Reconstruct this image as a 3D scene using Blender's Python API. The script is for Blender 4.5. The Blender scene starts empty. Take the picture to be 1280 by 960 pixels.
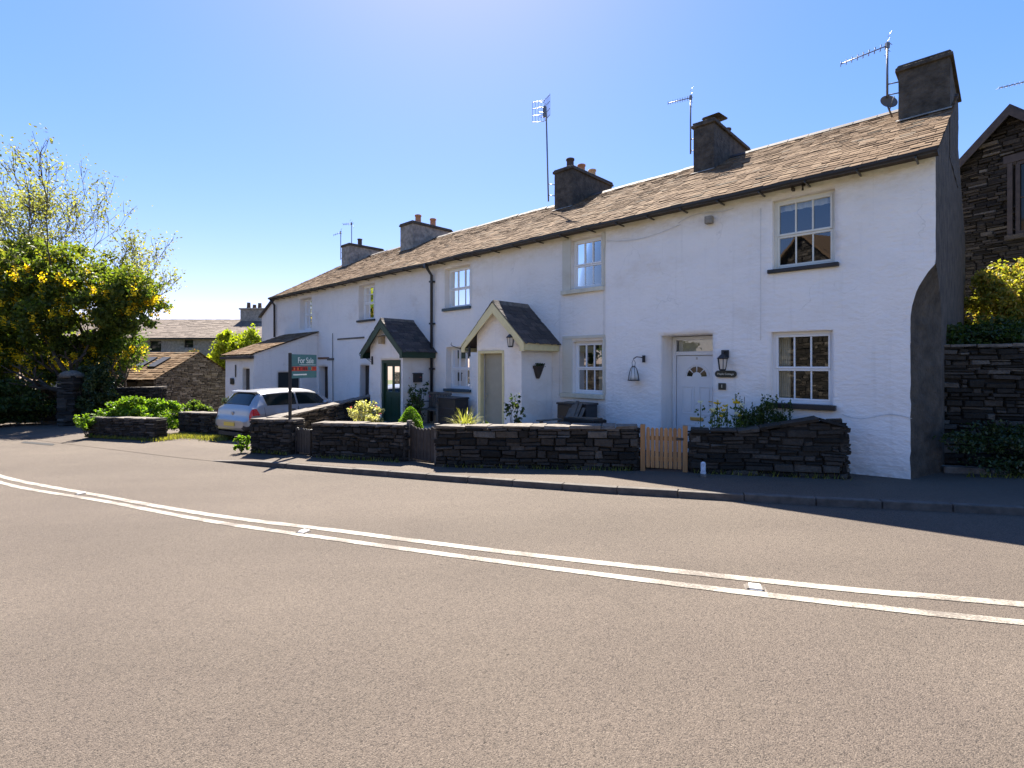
import bpy, math, random
from mathutils import Vector, Matrix, noise

rnd = random.Random(11)
S = bpy.context.scene
COL = S.collection
rad = math.radians

# ------------------------------------------------------------------ frame of the place
# World: camera stands at the origin, eye 1.75 m up, looking along +Y.  The road and pavement fall gently
# to the left and away.  The terrace has its own axes: u along the street front (from the right gable),
# w out towards the street, z up.
EYE = 1.75
P0 = Vector((6.1, 7.9)); UD = Vector((-.723, .691)); ND = Vector((-.691, -.723))
THETA = math.atan2(UD.y, UD.x)
def gz(x, y, h=0.0): return .0224 * x - .0173 * y + h
def T(u, w, z):
    p = P0 + UD * u + ND * w
    return Vector((p.x, p.y, z))
def G(x, y, h=0.0): return Vector((x, y, gz(x, y, h)))

# ------------------------------------------------------------------ materials
MATS = {}
def new_mat(name):
    m = bpy.data.materials.new(name); m.use_nodes = True
    nt = m.node_tree; b = nt.nodes['Principled BSDF']
    MATS[name] = m
    return m, nt, b
def node(nt, t, **kw):
    n = nt.nodes.new(t)
    for k, v in kw.items(): setattr(n, k, v)
    return n
def ramp(nt, stops, interp='LINEAR'):
    r = node(nt, 'ShaderNodeValToRGB'); cr = r.color_ramp; cr.interpolation = interp
    while len(cr.elements) < len(stops): cr.elements.new(.5)
    for e, (p, c) in zip(cr.elements, stops):
        e.position = p; e.color = (c[0], c[1], c[2], 1)
    return r
def coords(nt, scale=(1, 1, 1), kind='Object'):
    tc = node(nt, 'ShaderNodeTexCoord'); mp = node(nt, 'ShaderNodeMapping')
    mp.inputs['Scale'].default_value = scale
    nt.links.new(tc.outputs[kind], mp.inputs['Vector'])
    return mp.outputs['Vector']
def noise_tex(nt, vec, scale, detail=5, rough=.6):
    n = node(nt, 'ShaderNodeTexNoise'); n.inputs['Scale'].default_value = scale
    n.inputs['Detail'].default_value = detail; n.inputs['Roughness'].default_value = rough
    nt.links.new(vec, n.inputs['Vector']); return n.outputs['Fac']
def mix(nt, a, b, fac, mode='MIX'):
    m = node(nt, 'ShaderNodeMix', data_type='RGBA', blend_type=mode)
    for sock, v in (('Factor', fac), ('A', a), ('B', b)):
        i = [s for s in m.inputs if s.name == sock and (s.type == 'RGBA' or sock == 'Factor')][0]
        if hasattr(v, 'is_output'): nt.links.new(v, i)
        elif sock == 'Factor': i.default_value = v
        else: i.default_value = (v[0], v[1], v[2], 1)
    return [o for o in m.outputs if o.type == 'RGBA'][0]
def bump(nt, b, h, strength=.5, dist=.01, prev=None):
    n = node(nt, 'ShaderNodeBump'); n.inputs['Strength'].default_value = strength
    n.inputs['Distance'].default_value = dist
    nt.links.new(h, n.inputs['Height'])
    if prev: nt.links.new(prev, n.inputs['Normal'])
    nt.links.new(n.outputs['Normal'], b.inputs['Normal']); return n.outputs['Normal']
def plain(name, col, rough=.6, metal=0, spec=.5, var=.12, vscale=6, bmp=0, bscale=60, bdist=.01):
    m, nt, b = new_mat(name)
    v = coords(nt)
    f = noise_tex(nt, v, vscale)
    r = ramp(nt, [(.3, [c * (1 - var) for c in col]), (.7, [min(1, c * (1 + var)) for c in col])])
    nt.links.new(f, r.inputs['Fac']); nt.links.new(r.outputs['Color'], b.inputs['Base Color'])
    b.inputs['Roughness'].default_value = rough; b.inputs['Metallic'].default_value = metal
    b.inputs['Specular IOR Level'].default_value = spec
    if bmp:
        f2 = noise_tex(nt, v, bscale, 4); bump(nt, b, f2, bmp, bdist)
    return m
def island(name, stops, rough=.8, spec=.3, nscale=14, nvar=.35, bmp=.5, bscale=35, bdist=.012):
    """each loose piece (stone, slate) takes its own colour from stops"""
    m, nt, b = new_mat(name)
    g = node(nt, 'ShaderNodeNewGeometry'); r = ramp(nt, stops)
    nt.links.new(g.outputs['Random Per Island'], r.inputs['Fac'])
    v = coords(nt); f = noise_tex(nt, v, nscale, 6, .65)
    rr = ramp(nt, [(.25, (1 - nvar,) * 3), (.75, (1 + nvar * .6,) * 3)])
    nt.links.new(f, rr.inputs['Fac'])
    c = mix(nt, r.outputs['Color'], rr.outputs['Color'], 1.0, 'MULTIPLY')
    nt.links.new(c, b.inputs['Base Color'])
    b.inputs['Roughness'].default_value = rough; b.inputs['Specular IOR Level'].default_value = spec
    if bmp: bump(nt, b, noise_tex(nt, v, bscale, 5), bmp, bdist)
    return m
def render_mat(name, col, stain=(.60, .50, .33), stain_amt=.35, bumps=.7):
    """painted rough-cast: lumpy, faintly streaked, lichen-yellow weathering below the eaves"""
    m, nt, b = new_mat(name)
    v = coords(nt)
    lump = noise_tex(nt, coords(nt, (5, 5, 9)), 1.6, 4, .55)
    grit = noise_tex(nt, v, 70, 4, .6)
    patch = noise_tex(nt, coords(nt, (.5, .5, .8)), 1.5, 6, .6)
    r = ramp(nt, [(.25, [c * q for c, q in zip(col, (.84, .80, .75))]), (.42, [c * .96 for c in col]), (.55, col)])
    nt.links.new(patch, r.inputs['Fac'])
    streak = noise_tex(nt, coords(nt, (7, 7, .35)), 1.0, 5, .65)
    rs = ramp(nt, [(.55, (0, 0, 0)), (.8, (.26, .26, .26))]); nt.links.new(streak, rs.inputs['Fac'])
    c = mix(nt, r.outputs['Color'], (.50, .47, .42), rs.outputs['Color'])
    sep = node(nt, 'ShaderNodeSeparateXYZ'); nt.links.new(v, sep.inputs[0])
    mr = node(nt, 'ShaderNodeMapRange'); mr.inputs['From Min'].default_value = 4.25; mr.inputs['From Max'].default_value = 4.95
    nt.links.new(sep.outputs['Z'], mr.inputs['Value'])
    nz = noise_tex(nt, coords(nt, (2.2, 2.2, 4)), 1.5, 6, .7)
    rn = ramp(nt, [(.35, (0, 0, 0)), (.65, (1, 1, 1))]); nt.links.new(nz, rn.inputs['Fac'])
    mu = node(nt, 'ShaderNodeMath', operation='MULTIPLY'); nt.links.new(mr.outputs['Result'], mu.inputs[0]); nt.links.new(rn.outputs['Color'], mu.inputs[1])
    mu2 = node(nt, 'ShaderNodeMath', operation='MULTIPLY'); mu2.inputs[1].default_value = stain_amt * 1.6; mu2.use_clamp = True
    nt.links.new(mu.outputs[0], mu2.inputs[0])
    c = mix(nt, c, stain, mu2.outputs[0])
    # splash dirt low down
    mr2 = node(nt, 'ShaderNodeMapRange'); mr2.inputs['From Min'].default_value = .45; mr2.inputs['From Max'].default_value = -.1
    nt.links.new(sep.outputs['Z'], mr2.inputs['Value'])
    mu3 = node(nt, 'ShaderNodeMath', operation='MULTIPLY'); nt.links.new(mr2.outputs['Result'], mu3.inputs[0]); nt.links.new(rn.outputs['Color'], mu3.inputs[1])
    mu4 = node(nt, 'ShaderNodeMath', operation='MULTIPLY'); mu4.inputs[1].default_value = .6; mu4.use_clamp = True
    nt.links.new(mu3.outputs[0], mu4.inputs[0])
    c = mix(nt, c, (.30, .29, .24), mu4.outputs[0])
    vc = node(nt, 'ShaderNodeTexVoronoi', feature='DISTANCE_TO_EDGE'); vc.inputs['Scale'].default_value = .55
    wv_ = node(nt, 'ShaderNodeVectorMath', operation='MULTIPLY_ADD'); wn = node(nt, 'ShaderNodeTexNoise'); wn.inputs['Scale'].default_value = 2.5; wn.inputs['Detail'].default_value = 6; nt.links.new(v, wn.inputs['Vector'])
    nt.links.new(wn.outputs['Color'], wv_.inputs[0]); wv_.inputs[1].default_value = (.8, .8, .8); nt.links.new(v, wv_.inputs[2]); nt.links.new(wv_.outputs[0], vc.inputs['Vector'])
    rc = ramp(nt, [(0, (.32, .32, .32)), (.005, (0, 0, 0))]); nt.links.new(vc.outputs['Distance'], rc.inputs['Fac'])
    gate = noise_tex(nt, v, .9, 3); rg_ = ramp(nt, [(.52, (0, 0, 0)), (.62, (1, 1, 1))]); nt.links.new(gate, rg_.inputs['Fac'])
    mc_ = node(nt, 'ShaderNodeMath', operation='MULTIPLY'); nt.links.new(rc.outputs['Color'], mc_.inputs[0]); nt.links.new(rg_.outputs['Color'], mc_.inputs[1])
    c = mix(nt, c, (.28, .26, .23), mc_.outputs[0])
    nt.links.new(c, b.inputs['Base Color'])
    b.inputs['Roughness'].default_value = .85; b.inputs['Specular IOR Level'].default_value = .25
    n1 = bump(nt, b, lump, bumps, .035); bump(nt, b, grit, .5, .006, n1)
    return m
def leaf_mat(name, stops, trans=.45, rough=.5):
    m, nt, b = new_mat(name)
    g = node(nt, 'ShaderNodeNewGeometry'); r = ramp(nt, stops)
    nt.links.new(g.outputs['Random Per Island'], r.inputs['Fac'])
    nt.links.new(r.outputs['Color'], b.inputs['Base Color'])
    b.inputs['Roughness'].default_value = rough; b.inputs['Specular IOR Level'].default_value = .35
    t = node(nt, 'ShaderNodeBsdfTranslucent')
    br = mix(nt, r.outputs['Color'], (1.6, 1.7, .7), 1.0, 'MULTIPLY')
    nt.links.new(br, t.inputs['Color'])
    mx = node(nt, 'ShaderNodeMixShader'); mx.inputs[0].default_value = trans
    out = nt.nodes['Material Output']
    nt.links.new(b.outputs[0], mx.inputs[1]); nt.links.new(t.outputs[0], mx.inputs[2]); nt.links.new(mx.outputs[0], out.inputs['Surface'])
    return m

render_mat('render_bright', (.91, .86, .81), stain_amt=.38)
render_mat('render_white', (.87, .81, .745), stain_amt=.45)
render_mat('render_dull', (.82, .765, .715), stain_amt=.35)
render_mat('render_dim', (.80, .75, .705), stain_amt=.2)
render_mat('render_cream', (.64, .60, .50), stain_amt=.4, bumps=.4)
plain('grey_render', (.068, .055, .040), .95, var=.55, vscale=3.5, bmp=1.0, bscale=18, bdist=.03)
plain('stack_render', (.064, .054, .043), .95, var=.55, vscale=6, bmp=1.0, bscale=15, bdist=.035)
plain('stack_pale', (.27, .245, .21), .95, var=.4, vscale=6, bmp=1.0, bscale=15, bdist=.03)
island('slate', [(0, (.10, .062, .036)), (.3, (.135, .087, .051)), (.6, (.165, .109, .065)), (.88, (.215, .148, .092)), (1, (.125, .100, .072))], .92, .08, 20, .4, .6, 30, .012)
island('slate_dark', [(0, (.045, .038, .036)), (.6, (.07, .058, .052)), (1, (.10, .08, .07))], .75, .35, 20, .4, .5, 30, .01)
island('slate_far', [(0, (.11, .082, .062)), (.6, (.155, .118, .09)), (1, (.20, .155, .12))], .8, .3, 8, .3, .4, 20, .02)
island('stone', [(0, (.018, .016, .013)), (.35, (.034, .029, .023)), (.7, (.058, .048, .038)), (.92, (.095, .08, .064)), (1, (.16, .14, .115))], .9, .25, 16, .45, .9, 32, .02)
island('stone_pale', [(0, (.065, .050, .036)), (.5, (.115, .090, .066)), (1, (.19, .155, .12))], .9, .25, 12, .4, .9, 28, .02)
island('stone_dark', [(0, (.012, .011, .0095)), (.35, (.021, .0185, .0155)), (.7, (.034, .030, .025)), (.95, (.055, .048, .04)), (1, (.13, .12, .10))], .9, .25, 16, .45, .9, 32, .02)
plain('mortar', (.014, .012, .010), .95, var=.4, vscale=10, bmp=.8, bscale=30)
plain('cable_grey', (.58, .56, .53), .6, var=.1)
plain('stone_cap', (.14, .12, .098), .9, var=.45, vscale=9, bmp=.9, bscale=26)
plain('cream_paint', (.68, .58, .31), .45, var=.08)
plain('cream_sill', (.62, .57, .44), .6, var=.12, bmp=.3)
plain('white_upvc', (.80, .80, .80), .3, var=.02)
plain('aged_white', (.72, .70, .62), .45, var=.06)
plain('black_sill', (.022, .02, .02), .5, var=.3)
plain('teal_sill', (.06, .085, .095), .6, var=.3)
plain('black_plastic', (.018, .018, .02), .35, var=.2)
plain('black_iron', (.02, .02, .022), .5, var=.3)
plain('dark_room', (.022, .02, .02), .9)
plain('curtain_cream', (.62, .55, .42), .9, var=.1, vscale=20)
plain('curtain_white', (.7, .7, .68), .9, var=.06, vscale=20)
plain('green_paint', (.011, .040, .022), .4, var=.15)
plain('grey_green_paint', (.31, .29, .225), .5, var=.06)
plain('brass', (.75, .52, .18), .3, .9, var=.1)
plain('steel', (.45, .45, .46), .35, .9, var=.1)
plain('aerial_metal', (.16, .16, .17), .45, .6, var=.2)
plain('dish_grey', (.12, .12, .13), .5, var=.1)
plain('terracotta', (.42, .20, .11), .85, var=.25, vscale=12)
plain('pot_dark', (.07, .05, .045), .85, var=.3, vscale=12)
plain('pot_buff', (.50, .36, .22), .85, var=.2, vscale=12)
plain('bark', (.075, .06, .045), .95, var=.4, vscale=12, bmp=.8, bscale=25)
plain('soil', (.10, .075, .05), .95, var=.4, vscale=3, bmp=.8, bscale=14)
plain('gravel', (.36, .31, .25), .95, var=.3, vscale=30, bmp=.8, bscale=40)
plain('dark_wood', (.045, .034, .027), .7, var=.35, vscale=8)
plain('grey_wood', (.13, .11, .09), .8, var=.3, vscale=8)
plain('tyre', (.018, .018, .018), .8)
plain('alloy', (.5, .5, .51), .3, .9)
plain('bumper_black', (.03, .03, .033), .6)
plain('sign_teal', (.075, .19, .19), .35, var=.06)
plain('sign_red', (.50, .05, .03), .4, var=.3, vscale=30)
plain('sign_orange', (.65, .22, .06), .4, var=.3, vscale=30)
plain('sign_dark', (.05, .02, .02), .4, var=.4, vscale=30)
plain('sign_white', (.8, .85, .82), .4, var=.02)
plain('letter_cream', (.75, .72, .60), .5, var=.02)
plain('plaque_dark', (.016, .022, .02), .35, var=.2)
plain('bird_wood', (.36, .25, .13), .8, var=.2, vscale=12)
plain('plate_yellow', (.75, .55, .10), .4, var=.04)
plain('stud_white', (.75, .74, .70), .4, var=.1, vscale=30)
plain('verge', (.09, .10, .035), .95, var=.4, vscale=1.2, bmp=.8, bscale=10)
plain('kerb_stone', (.095, .082, .070), .9, var=.35, vscale=7, bmp=.7, bscale=40)
plain('rust_lintel', (.20, .09, .05), .8, var=.3, vscale=9)

m, nt, b = new_mat('pine')
w_ = noise_tex(nt, coords(nt, (30, 30, 1.6)), 1, 5); r_ = ramp(nt, [(.3, (.30, .135, .045)), (.7, (.50, .26, .10))])
g_ = node(nt, 'ShaderNodeNewGeometry'); r2_ = ramp(nt, [(0, (.8, .8, .8)), (1, (1.15, 1.15, 1.15))]); nt.links.new(g_.outputs['Random Per Island'], r2_.inputs['Fac'])
nt.links.new(w_, r_.inputs['Fac']); nt.links.new(mix(nt, r_.outputs['Color'], r2_.outputs['Color'], 1, 'MULTIPLY'), b.inputs['Base Color']); b.inputs['Roughness'].default_value = .6

m, nt, b = new_mat('glass')                                          # window glass: clear, mirrors the sky at a slant
out = nt.nodes['Material Output']; nt.nodes.remove(b)
gl = node(nt, 'ShaderNodeBsdfGlossy'); gl.inputs['Roughness'].default_value = .015; gl.inputs['Color'].default_value = (.95, .97, 1, 1)
tr = node(nt, 'ShaderNodeBsdfTransparent'); tr.inputs['Color'].default_value = (.80, .84, .84, 1)
fr = node(nt, 'ShaderNodeFresnel'); fr.inputs['IOR'].default_value = 1.65
bp = node(nt, 'ShaderNodeBump'); bp.inputs['Strength'].default_value = .02; bp.inputs['Distance'].default_value = .02
nt.links.new(noise_tex(nt, coords(nt), 3, 1), bp.inputs['Height']); nt.links.new(bp.outputs[0], gl.inputs['Normal'])
ad = node(nt, 'ShaderNodeMath', operation='ADD'); ad.inputs[1].default_value = .07; nt.links.new(fr.outputs[0], ad.inputs[0])
mx = node(nt, 'ShaderNodeMixShader'); nt.links.new(ad.outputs[0], mx.inputs[0]); nt.links.new(tr.outputs[0], mx.inputs[1]); nt.links.new(gl.outputs[0], mx.inputs[2])
nt.links.new(mx.outputs[0], out.inputs['Surface'])

m, nt, b = new_mat('car_glass')
b.inputs['Base Color'].default_value = (.012, .018, .016, 1); b.inputs['Roughness'].default_value = .04; b.inputs['Specular IOR Level'].default_value = .4
m, nt, b = new_mat('car_paint')
b.inputs['Base Color'].default_value = (.37, .37, .37, 1); b.inputs['Metallic'].default_value = .4; b.inputs['Roughness'].default_value = .32
b.inputs['Coat Weight'].default_value = .8; b.inputs['Coat Roughness'].default_value = .05
bump(nt, b, noise_tex(nt, coords(nt), 3, 2), .02, .02)
m, nt, b = new_mat('lamp_red')
b.inputs['Base Color'].default_value = (.62, .008, .010, 1); b.inputs['Roughness'].default_value = .12; b.inputs['Coat Weight'].default_value = .7
m, nt, b = new_mat('lamp_glass')
b.inputs['Base Color'].default_value = (.62, .56, .48, 1); b.inputs['Roughness'].default_value = .2
m, nt, b = new_mat('bollard_white')
r_ = ramp(nt, [(.35, (.34, .38, .44)), (.6, (.6, .64, .68))]); nt.links.new(noise_tex(nt, coords(nt), 14, 5), r_.inputs['Fac']); nt.links.new(r_.outputs[0], b.inputs['Base Color'])

def asphalt(name, lo, mid, hi, sc=1.0, bstr=.8):
    m, nt, b = new_mat(name); v = coords(nt)
    vo = node(nt, 'ShaderNodeTexVoronoi'); vo.inputs['Scale'].default_value = 160 * sc; nt.links.new(v, vo.inputs['Vector'])
    sp = node(nt, 'ShaderNodeSeparateColor'); nt.links.new(vo.outputs['Color'], sp.inputs[0])
    r = ramp(nt, [(0, lo), (.12, lo), (.3, mid), (.8, [c * 1.14 for c in mid]), (.93, hi), (1, hi)]); nt.links.new(sp.outputs[0], r.inputs['Fac'])
    big = noise_tex(nt, coords(nt, (.5, .5, .5)), 1.1, 6, .55)
    rb = ramp(nt, [(.3, (.90, .875, .86)), (.7, (1.07, 1.05, 1.02))]); nt.links.new(big, rb.inputs['Fac'])
    c = mix(nt, r.outputs['Color'], rb.outputs['Color'], 1, 'MULTIPLY')
    fine = noise_tex(nt, v, 330 * sc, 3, .7); rf = ramp(nt, [(.3, (.72, .71, .70)), (.7, (1.25, 1.24, 1.22))]); nt.links.new(fine, rf.inputs['Fac'])
    c = mix(nt, c, rf.outputs['Color'], 1, 'MULTIPLY')
    pit = noise_tex(nt, v, 36 * sc, 5, .8); rp = ramp(nt, [(.585, (1, 1, 1)), (.66, (.30, .285, .27))]); nt.links.new(pit, rp.inputs['Fac'])
    c = mix(nt, c, rp.outputs['Color'], 1, 'MULTIPLY')
    trk = noise_tex(nt, coords(nt, (.10, .9, 1)), 1.0, 4, .5); rt = ramp(nt, [(.35, (.90, .895, .89)), (.65, (1.06, 1.06, 1.06))]); nt.links.new(trk, rt.inputs['Fac'])
    c = mix(nt, c, rt.outputs['Color'], 1, 'MULTIPLY')
    pt_ = noise_tex(nt, coords(nt, (.9, .9, 1)), 1.4, 8, .7); rq = ramp(nt, [(.60, (1, 1, 1)), (.74, (.80, .79, .79))]); nt.links.new(pt_, rq.inputs['Fac'])
    c = mix(nt, c, rq.outputs['Color'], 1, 'MULTIPLY')
    nt.links.new(c, b.inputs['Base Color']); b.inputs['Roughness'].default_value = .85; b.inputs['Specular IOR Level'].default_value = .3
    inv = node(nt, 'ShaderNodeMath', operation='SUBTRACT'); inv.inputs[0].default_value = 1; nt.links.new(vo.outputs['Distance'], inv.inputs[1])
    n1 = bump(nt, b, inv.outputs[0], bstr, .006)
    bump(nt, b, pit, -.5, .012, n1)
    return m
asphalt('road_asphalt', (.052, .043, .036), (.097, .079, .064), (.146, .121, .099))
asphalt('path_asphalt', (.050, .041, .034), (.098, .079, .063), (.15, .123, .10), 1.3, .5)

m, nt, b = new_mat('line_paint')
v = coords(nt); f = noise_tex(nt, v, 55, 6, .75); f2 = noise_tex(nt, v, 2.2, 5, .6)
ad = node(nt, 'ShaderNodeMath', operation='ADD'); nt.links.new(f, ad.inputs[0]); nt.links.new(f2, ad.inputs[1])
r = ramp(nt, [(.43, (.11, .09, .072)), (.485, (.21, .185, .15)), (.55, (.30, .275, .225))]); 
hf = node(nt, 'ShaderNodeMath', operation='MULTIPLY'); hf.inputs[1].default_value = .5; nt.links.new(ad.outputs[0], hf.inputs[0]); nt.links.new(hf.outputs[0], r.inputs['Fac'])
nt.links.new(r.outputs['Color'], b.inputs['Base Color']); b.inputs['Roughness'].default_value = .75
bump(nt, b, noise_tex(nt, v, 90, 3), .6, .004)

leaf_mat('leaf_dark', [(0, (.020, .040, .010)), (.5, (.045, .075, .017)), (1, (.085, .11, .025))], .42)
leaf_mat('leaf_tree', [(0, (.032, .055, .012)), (.5, (.070, .10, .019)), (1, (.13, .15, .03))], .55)
leaf_mat('leaf_painted_sunlit', [(0, (.06, .095, .015)), (.5, (.115, .145, .022)), (1, (.19, .19, .03))], .55)  # lighter leaf copy: sunlight on the crown top put into the colour
leaf_mat('leaf_mid', [(0, (.040, .075, .012)), (.5, (.075, .12, .02)), (1, (.13, .16, .03))], .5)
leaf_mat('leaf_bright', [(0, (.08, .15, .012)), (.5, (.13, .22, .02)), (1, (.20, .28, .03))], .5)
leaf_mat('leaf_lime', [(0, (.16, .20, .012)), (.5, (.24, .28, .018)), (1, (.32, .34, .03))], .5)
leaf_mat('leaf_spring', [(0, (.13, .14, .04)), (.5, (.20, .20, .06)), (1, (.27, .25, .09))], .5)
leaf_mat('leaf_box', [(0, (.06, .13, .01)), (.5, (.12, .22, .015)), (1, (.20, .31, .03))], .45)
leaf_mat('leaf_pale', [(0, (.16, .17, .06)), (.4, (.40, .38, .20)), (.75, (.62, .58, .36)), (1, (.24, .20, .08))], .4)
leaf_mat('leaf_autumn', [(0, (.05, .06, .012)), (.4, (.14, .13, .025)), (.8, (.26, .19, .04)), (1, (.34, .16, .05))], .5)
leaf_mat('leaf_gold', [(0, (.10, .12, .02)), (.4, (.22, .22, .035)), (.8, (.36, .30, .06)), (1, (.40, .24, .07))], .5)
leaf_mat('leaf_ivy', [(0, (.016, .032, .012)), (.6, (.035, .06, .02)), (1, (.07, .10, .035))], .25, .3)
leaf_mat('petal_yellow', [(0, (.55, .36, .01)), (.5, (.70, .48, .015)), (1, (.78, .60, .04))], .5)
leaf_mat('petal_white', [(0, (.6, .58, .5)), (1, (.8, .78, .7))], .4)
leaf_mat('petal_pink', [(0, (.45, .06, .12)), (1, (.6, .15, .2))], .4)
leaf_mat('grass_blade', [(0, (.10, .12, .02)), (.5, (.19, .18, .035)), (1, (.32, .28, .07))], .4)

# ------------------------------------------------------------------ mesh building
WM = {}
def wm(o): return WM[o.name]
class MB:
    def __init__(s, tf=None): s.v, s.f, s.mi, s.sm, s.tf = [], [], [], [], tf
    def pt(s, p): 
        s.v.append(Vector(s.tf(*p)) if s.tf else Vector(p)); return len(s.v) - 1
    def add(s, pts, faces, mat=0, smooth=False):
        k = [s.pt(p) for p in pts]
        for f in faces: s.f.append([k[i] for i in f]); s.mi.append(mat); s.sm.append(smooth)
    def quad(s, a, b, c, d, mat=0): s.add([a, b, c, d], [(0, 1, 2, 3)], mat)
    def box(s, x0, x1, y0, y1, z0, z1, mat=0, j=0.0, rg=rnd):
        P = [(x, y, z) for z in (z0, z1) for y in (y0, y1) for x in (x0, x1)]
        if j: P = [(p[0] + rg.uniform(-j, j), p[1] + rg.uniform(-j, j), p[2] + rg.uniform(-j, j)) for p in P]
        s.add(P, [(0, 2, 3, 1), (4, 5, 7, 6), (0, 1, 5, 4), (2, 6, 7, 3), (0, 4, 6, 2), (1, 3, 7, 5)], mat)
    def prism(s, poly, off, mat=0):
        n = len(poly); o = Vector(off)
        P = [Vector(p) for p in poly] + [Vector(p) + o for p in poly]
        F = [tuple(range(n))[::-1], tuple(range(n, 2 * n))] + [(i, (i + 1) % n, n + (i + 1) % n, n + i) for i in range(n)]
        s.add([tuple(p) for p in P], F, mat)
    def tube(s, pts, r, n=8, mat=0, smooth=True, cap=True):
        """round rod through pts (in this builder's own axes); r one radius or one per point"""
        P = [Vector(p) for p in pts]; rs = r if isinstance(r, (list, tuple)) else [r] * len(P)
        ring = []; ref = None
        for i, p in enumerate(P):
            d = (P[min(i + 1, len(P) - 1)] - P[max(i - 1, 0)])
            d = d.normalized() if d.length > 1e-9 else Vector((0, 0, 1))
            if ref is None: ref = Vector((0, 0, 1)) if abs(d.z) < .9 else Vector((1, 0, 0))
            a = d.cross(ref); a = a.normalized() if a.length > 1e-6 else d.orthogonal().normalized()
            bb = d.cross(a); ref = bb.cross(d) * -1 if False else ref
            ring.append([s.pt(tuple(p + (a * math.cos(2 * math.pi * k / n) + bb * math.sin(2 * math.pi * k / n)) * rs[i])) for k in range(n)])
        for i in range(len(P) - 1):
            for k in range(n):
                s.f.append([ring[i][k], ring[i][(k + 1) % n], ring[i + 1][(k + 1) % n], ring[i + 1][k]]); s.mi.append(mat); s.sm.append(smooth)
        if cap:
            for q in (ring[0][::-1], ring[-1]): s.f.append(list(q)); s.mi.append(mat); s.sm.append(False)
    def lathe(s, prof, c, n=14, mat=0, smooth=True):
        ring = [[s.pt((c[0] + r * math.cos(2 * math.pi * k / n), c[1] + r * math.sin(2 * math.pi * k / n), c[2] + z)) for k in range(n)] for r, z in prof]
        for i in range(len(ring) - 1):
            for k in range(n):
                s.f.append([ring[i][k], ring[i][(k + 1) % n], ring[i + 1][(k + 1) % n], ring[i + 1][k]]); s.mi.append(mat); s.sm.append(smooth)
        for q in (ring[0][::-1], ring[-1]): s.f.append(list(q)); s.mi.append(mat); s.sm.append(False)
    def grid(s, fn, na, nb, mat=0, smooth=True):
        k = [[s.pt(fn(i / na, j / nb)) for j in range(nb + 1)] for i in range(na + 1)]
        for i in range(na):
            for j in range(nb):
                s.f.append([k[i][j], k[i + 1][j], k[i + 1][j + 1], k[i][j + 1]]); s.mi.append(mat); s.sm.append(smooth)
    def leaf(s, p, size, rg, up=.0, mat=0, aspect=.6, droop=None):
        a = Vector((rg.gauss(0, 1), rg.gauss(0, 1), rg.gauss(0, 1) + up))
        if droop: a = a * .5 + Vector(droop)
        a.normalize()
        b_ = a.cross(Vector((rg.gauss(0, 1), rg.gauss(0, 1), rg.gauss(0, 1))))
        if b_.length < 1e-5: return
        b_.normalize(); c = a.cross(b_)
        L = size * rg.uniform(.7, 1.3); W = L * aspect * .5
        k = len(s.v); p = Vector(p)
        s.v += [p - a * L * .5, p + b_ * W + c * L * .08, p + a * L * .5, p - b_ * W + c * L * .08]
        s.f.append([k, k + 1, k + 2, k + 3]); s.mi.append(mat); s.sm.append(False)
    def build(s, name, mats, parent=None, origin=None, bevel=0, recalc=True):
        me = bpy.data.meshes.new(name)
        if parent is not None: M = wm(parent).inverted()
        else:
            if origin is None:
                xs = [v.x for v in s.v]; ys = [v.y for v in s.v]
                origin = ((min(xs) + max(xs)) / 2, (min(ys) + max(ys)) / 2, min(v.z for v in s.v))
            M = Matrix.Translation(-Vector(origin))
        me.from_pydata([tuple(M @ v) for v in s.v], [], s.f)
        for mm in (mats if isinstance(mats, (list, tuple)) else [mats]): me.materials.append(MATS[mm])
        me.polygons.foreach_set('material_index', s.mi); me.polygons.foreach_set('use_smooth', s.sm); me.update()
        o = bpy.data.objects.new(name, me); COL.objects.link(o)
        if parent is not None: o.parent = parent; WM[o.name] = wm(parent)
        else: o.location = origin; WM[o.name] = Matrix.Translation(Vector(origin))
        if bevel:
            bv = o.modifiers.new('bevel', 'BEVEL'); bv.width = bevel; bv.segments = 2; bv.limit_method = 'ANGLE'
        return o
def tag(o, label=None, cat=None, group=None, kind=None):
    if label: o['label'] = label
    if cat: o['category'] = cat
    if group: o['group'] = group
    if kind: o['kind'] = kind
    return o
def thing(name, label, cat, loc, rotz=0, group=None):
    o = bpy.data.objects.new(name, None); COL.objects.link(o); o.empty_display_size = .2
    o.location = loc; o.rotation_euler = (0, 0, rotz)
    WM[o.name] = Matrix.Translation(Vector(loc)) @ Matrix.Rotation(rotz, 4, 'Z')
    return tag(o, label, cat, group)
def copy_tree(o, parent=None):
    c = o.copy(); COL.objects.link(c)
    if parent: c.parent = parent
    for ch in list(o.children): copy_tree(ch, c)
    return c
def text(name, body, size, mat, parent, pos, xdir, ydir, ext=.002):
    """raised lettering: pos = centre, xdir along the line, ydir up"""
    cu = bpy.data.curves.new(name, 'FONT'); cu.body = body; cu.size = size; cu.extrude = ext
    cu.align_x = 'CENTER'; cu.align_y = 'CENTER'; cu.materials.append(MATS[mat])
    tmp = bpy.data.objects.new(name, cu); COL.objects.link(tmp)
    me = bpy.data.meshes.new_from_object(tmp.evaluated_get(bpy.context.evaluated_depsgraph_get())); bpy.data.objects.remove(tmp)
    o = bpy.data.objects.new(name, me); COL.objects.link(o)
    X = Vector(xdir).normalized(); Y = Vector(ydir).normalized(); Z = X.cross(Y)
    M = Matrix(((X.x, Y.x, Z.x, pos[0]), (X.y, Y.y, Z.y, pos[1]), (X.z, Y.z, Z.z, pos[2]), (0, 0, 0, 1)))
    o.parent = parent; o.matrix_local = wm(parent).inverted() @ M
    return o

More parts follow.
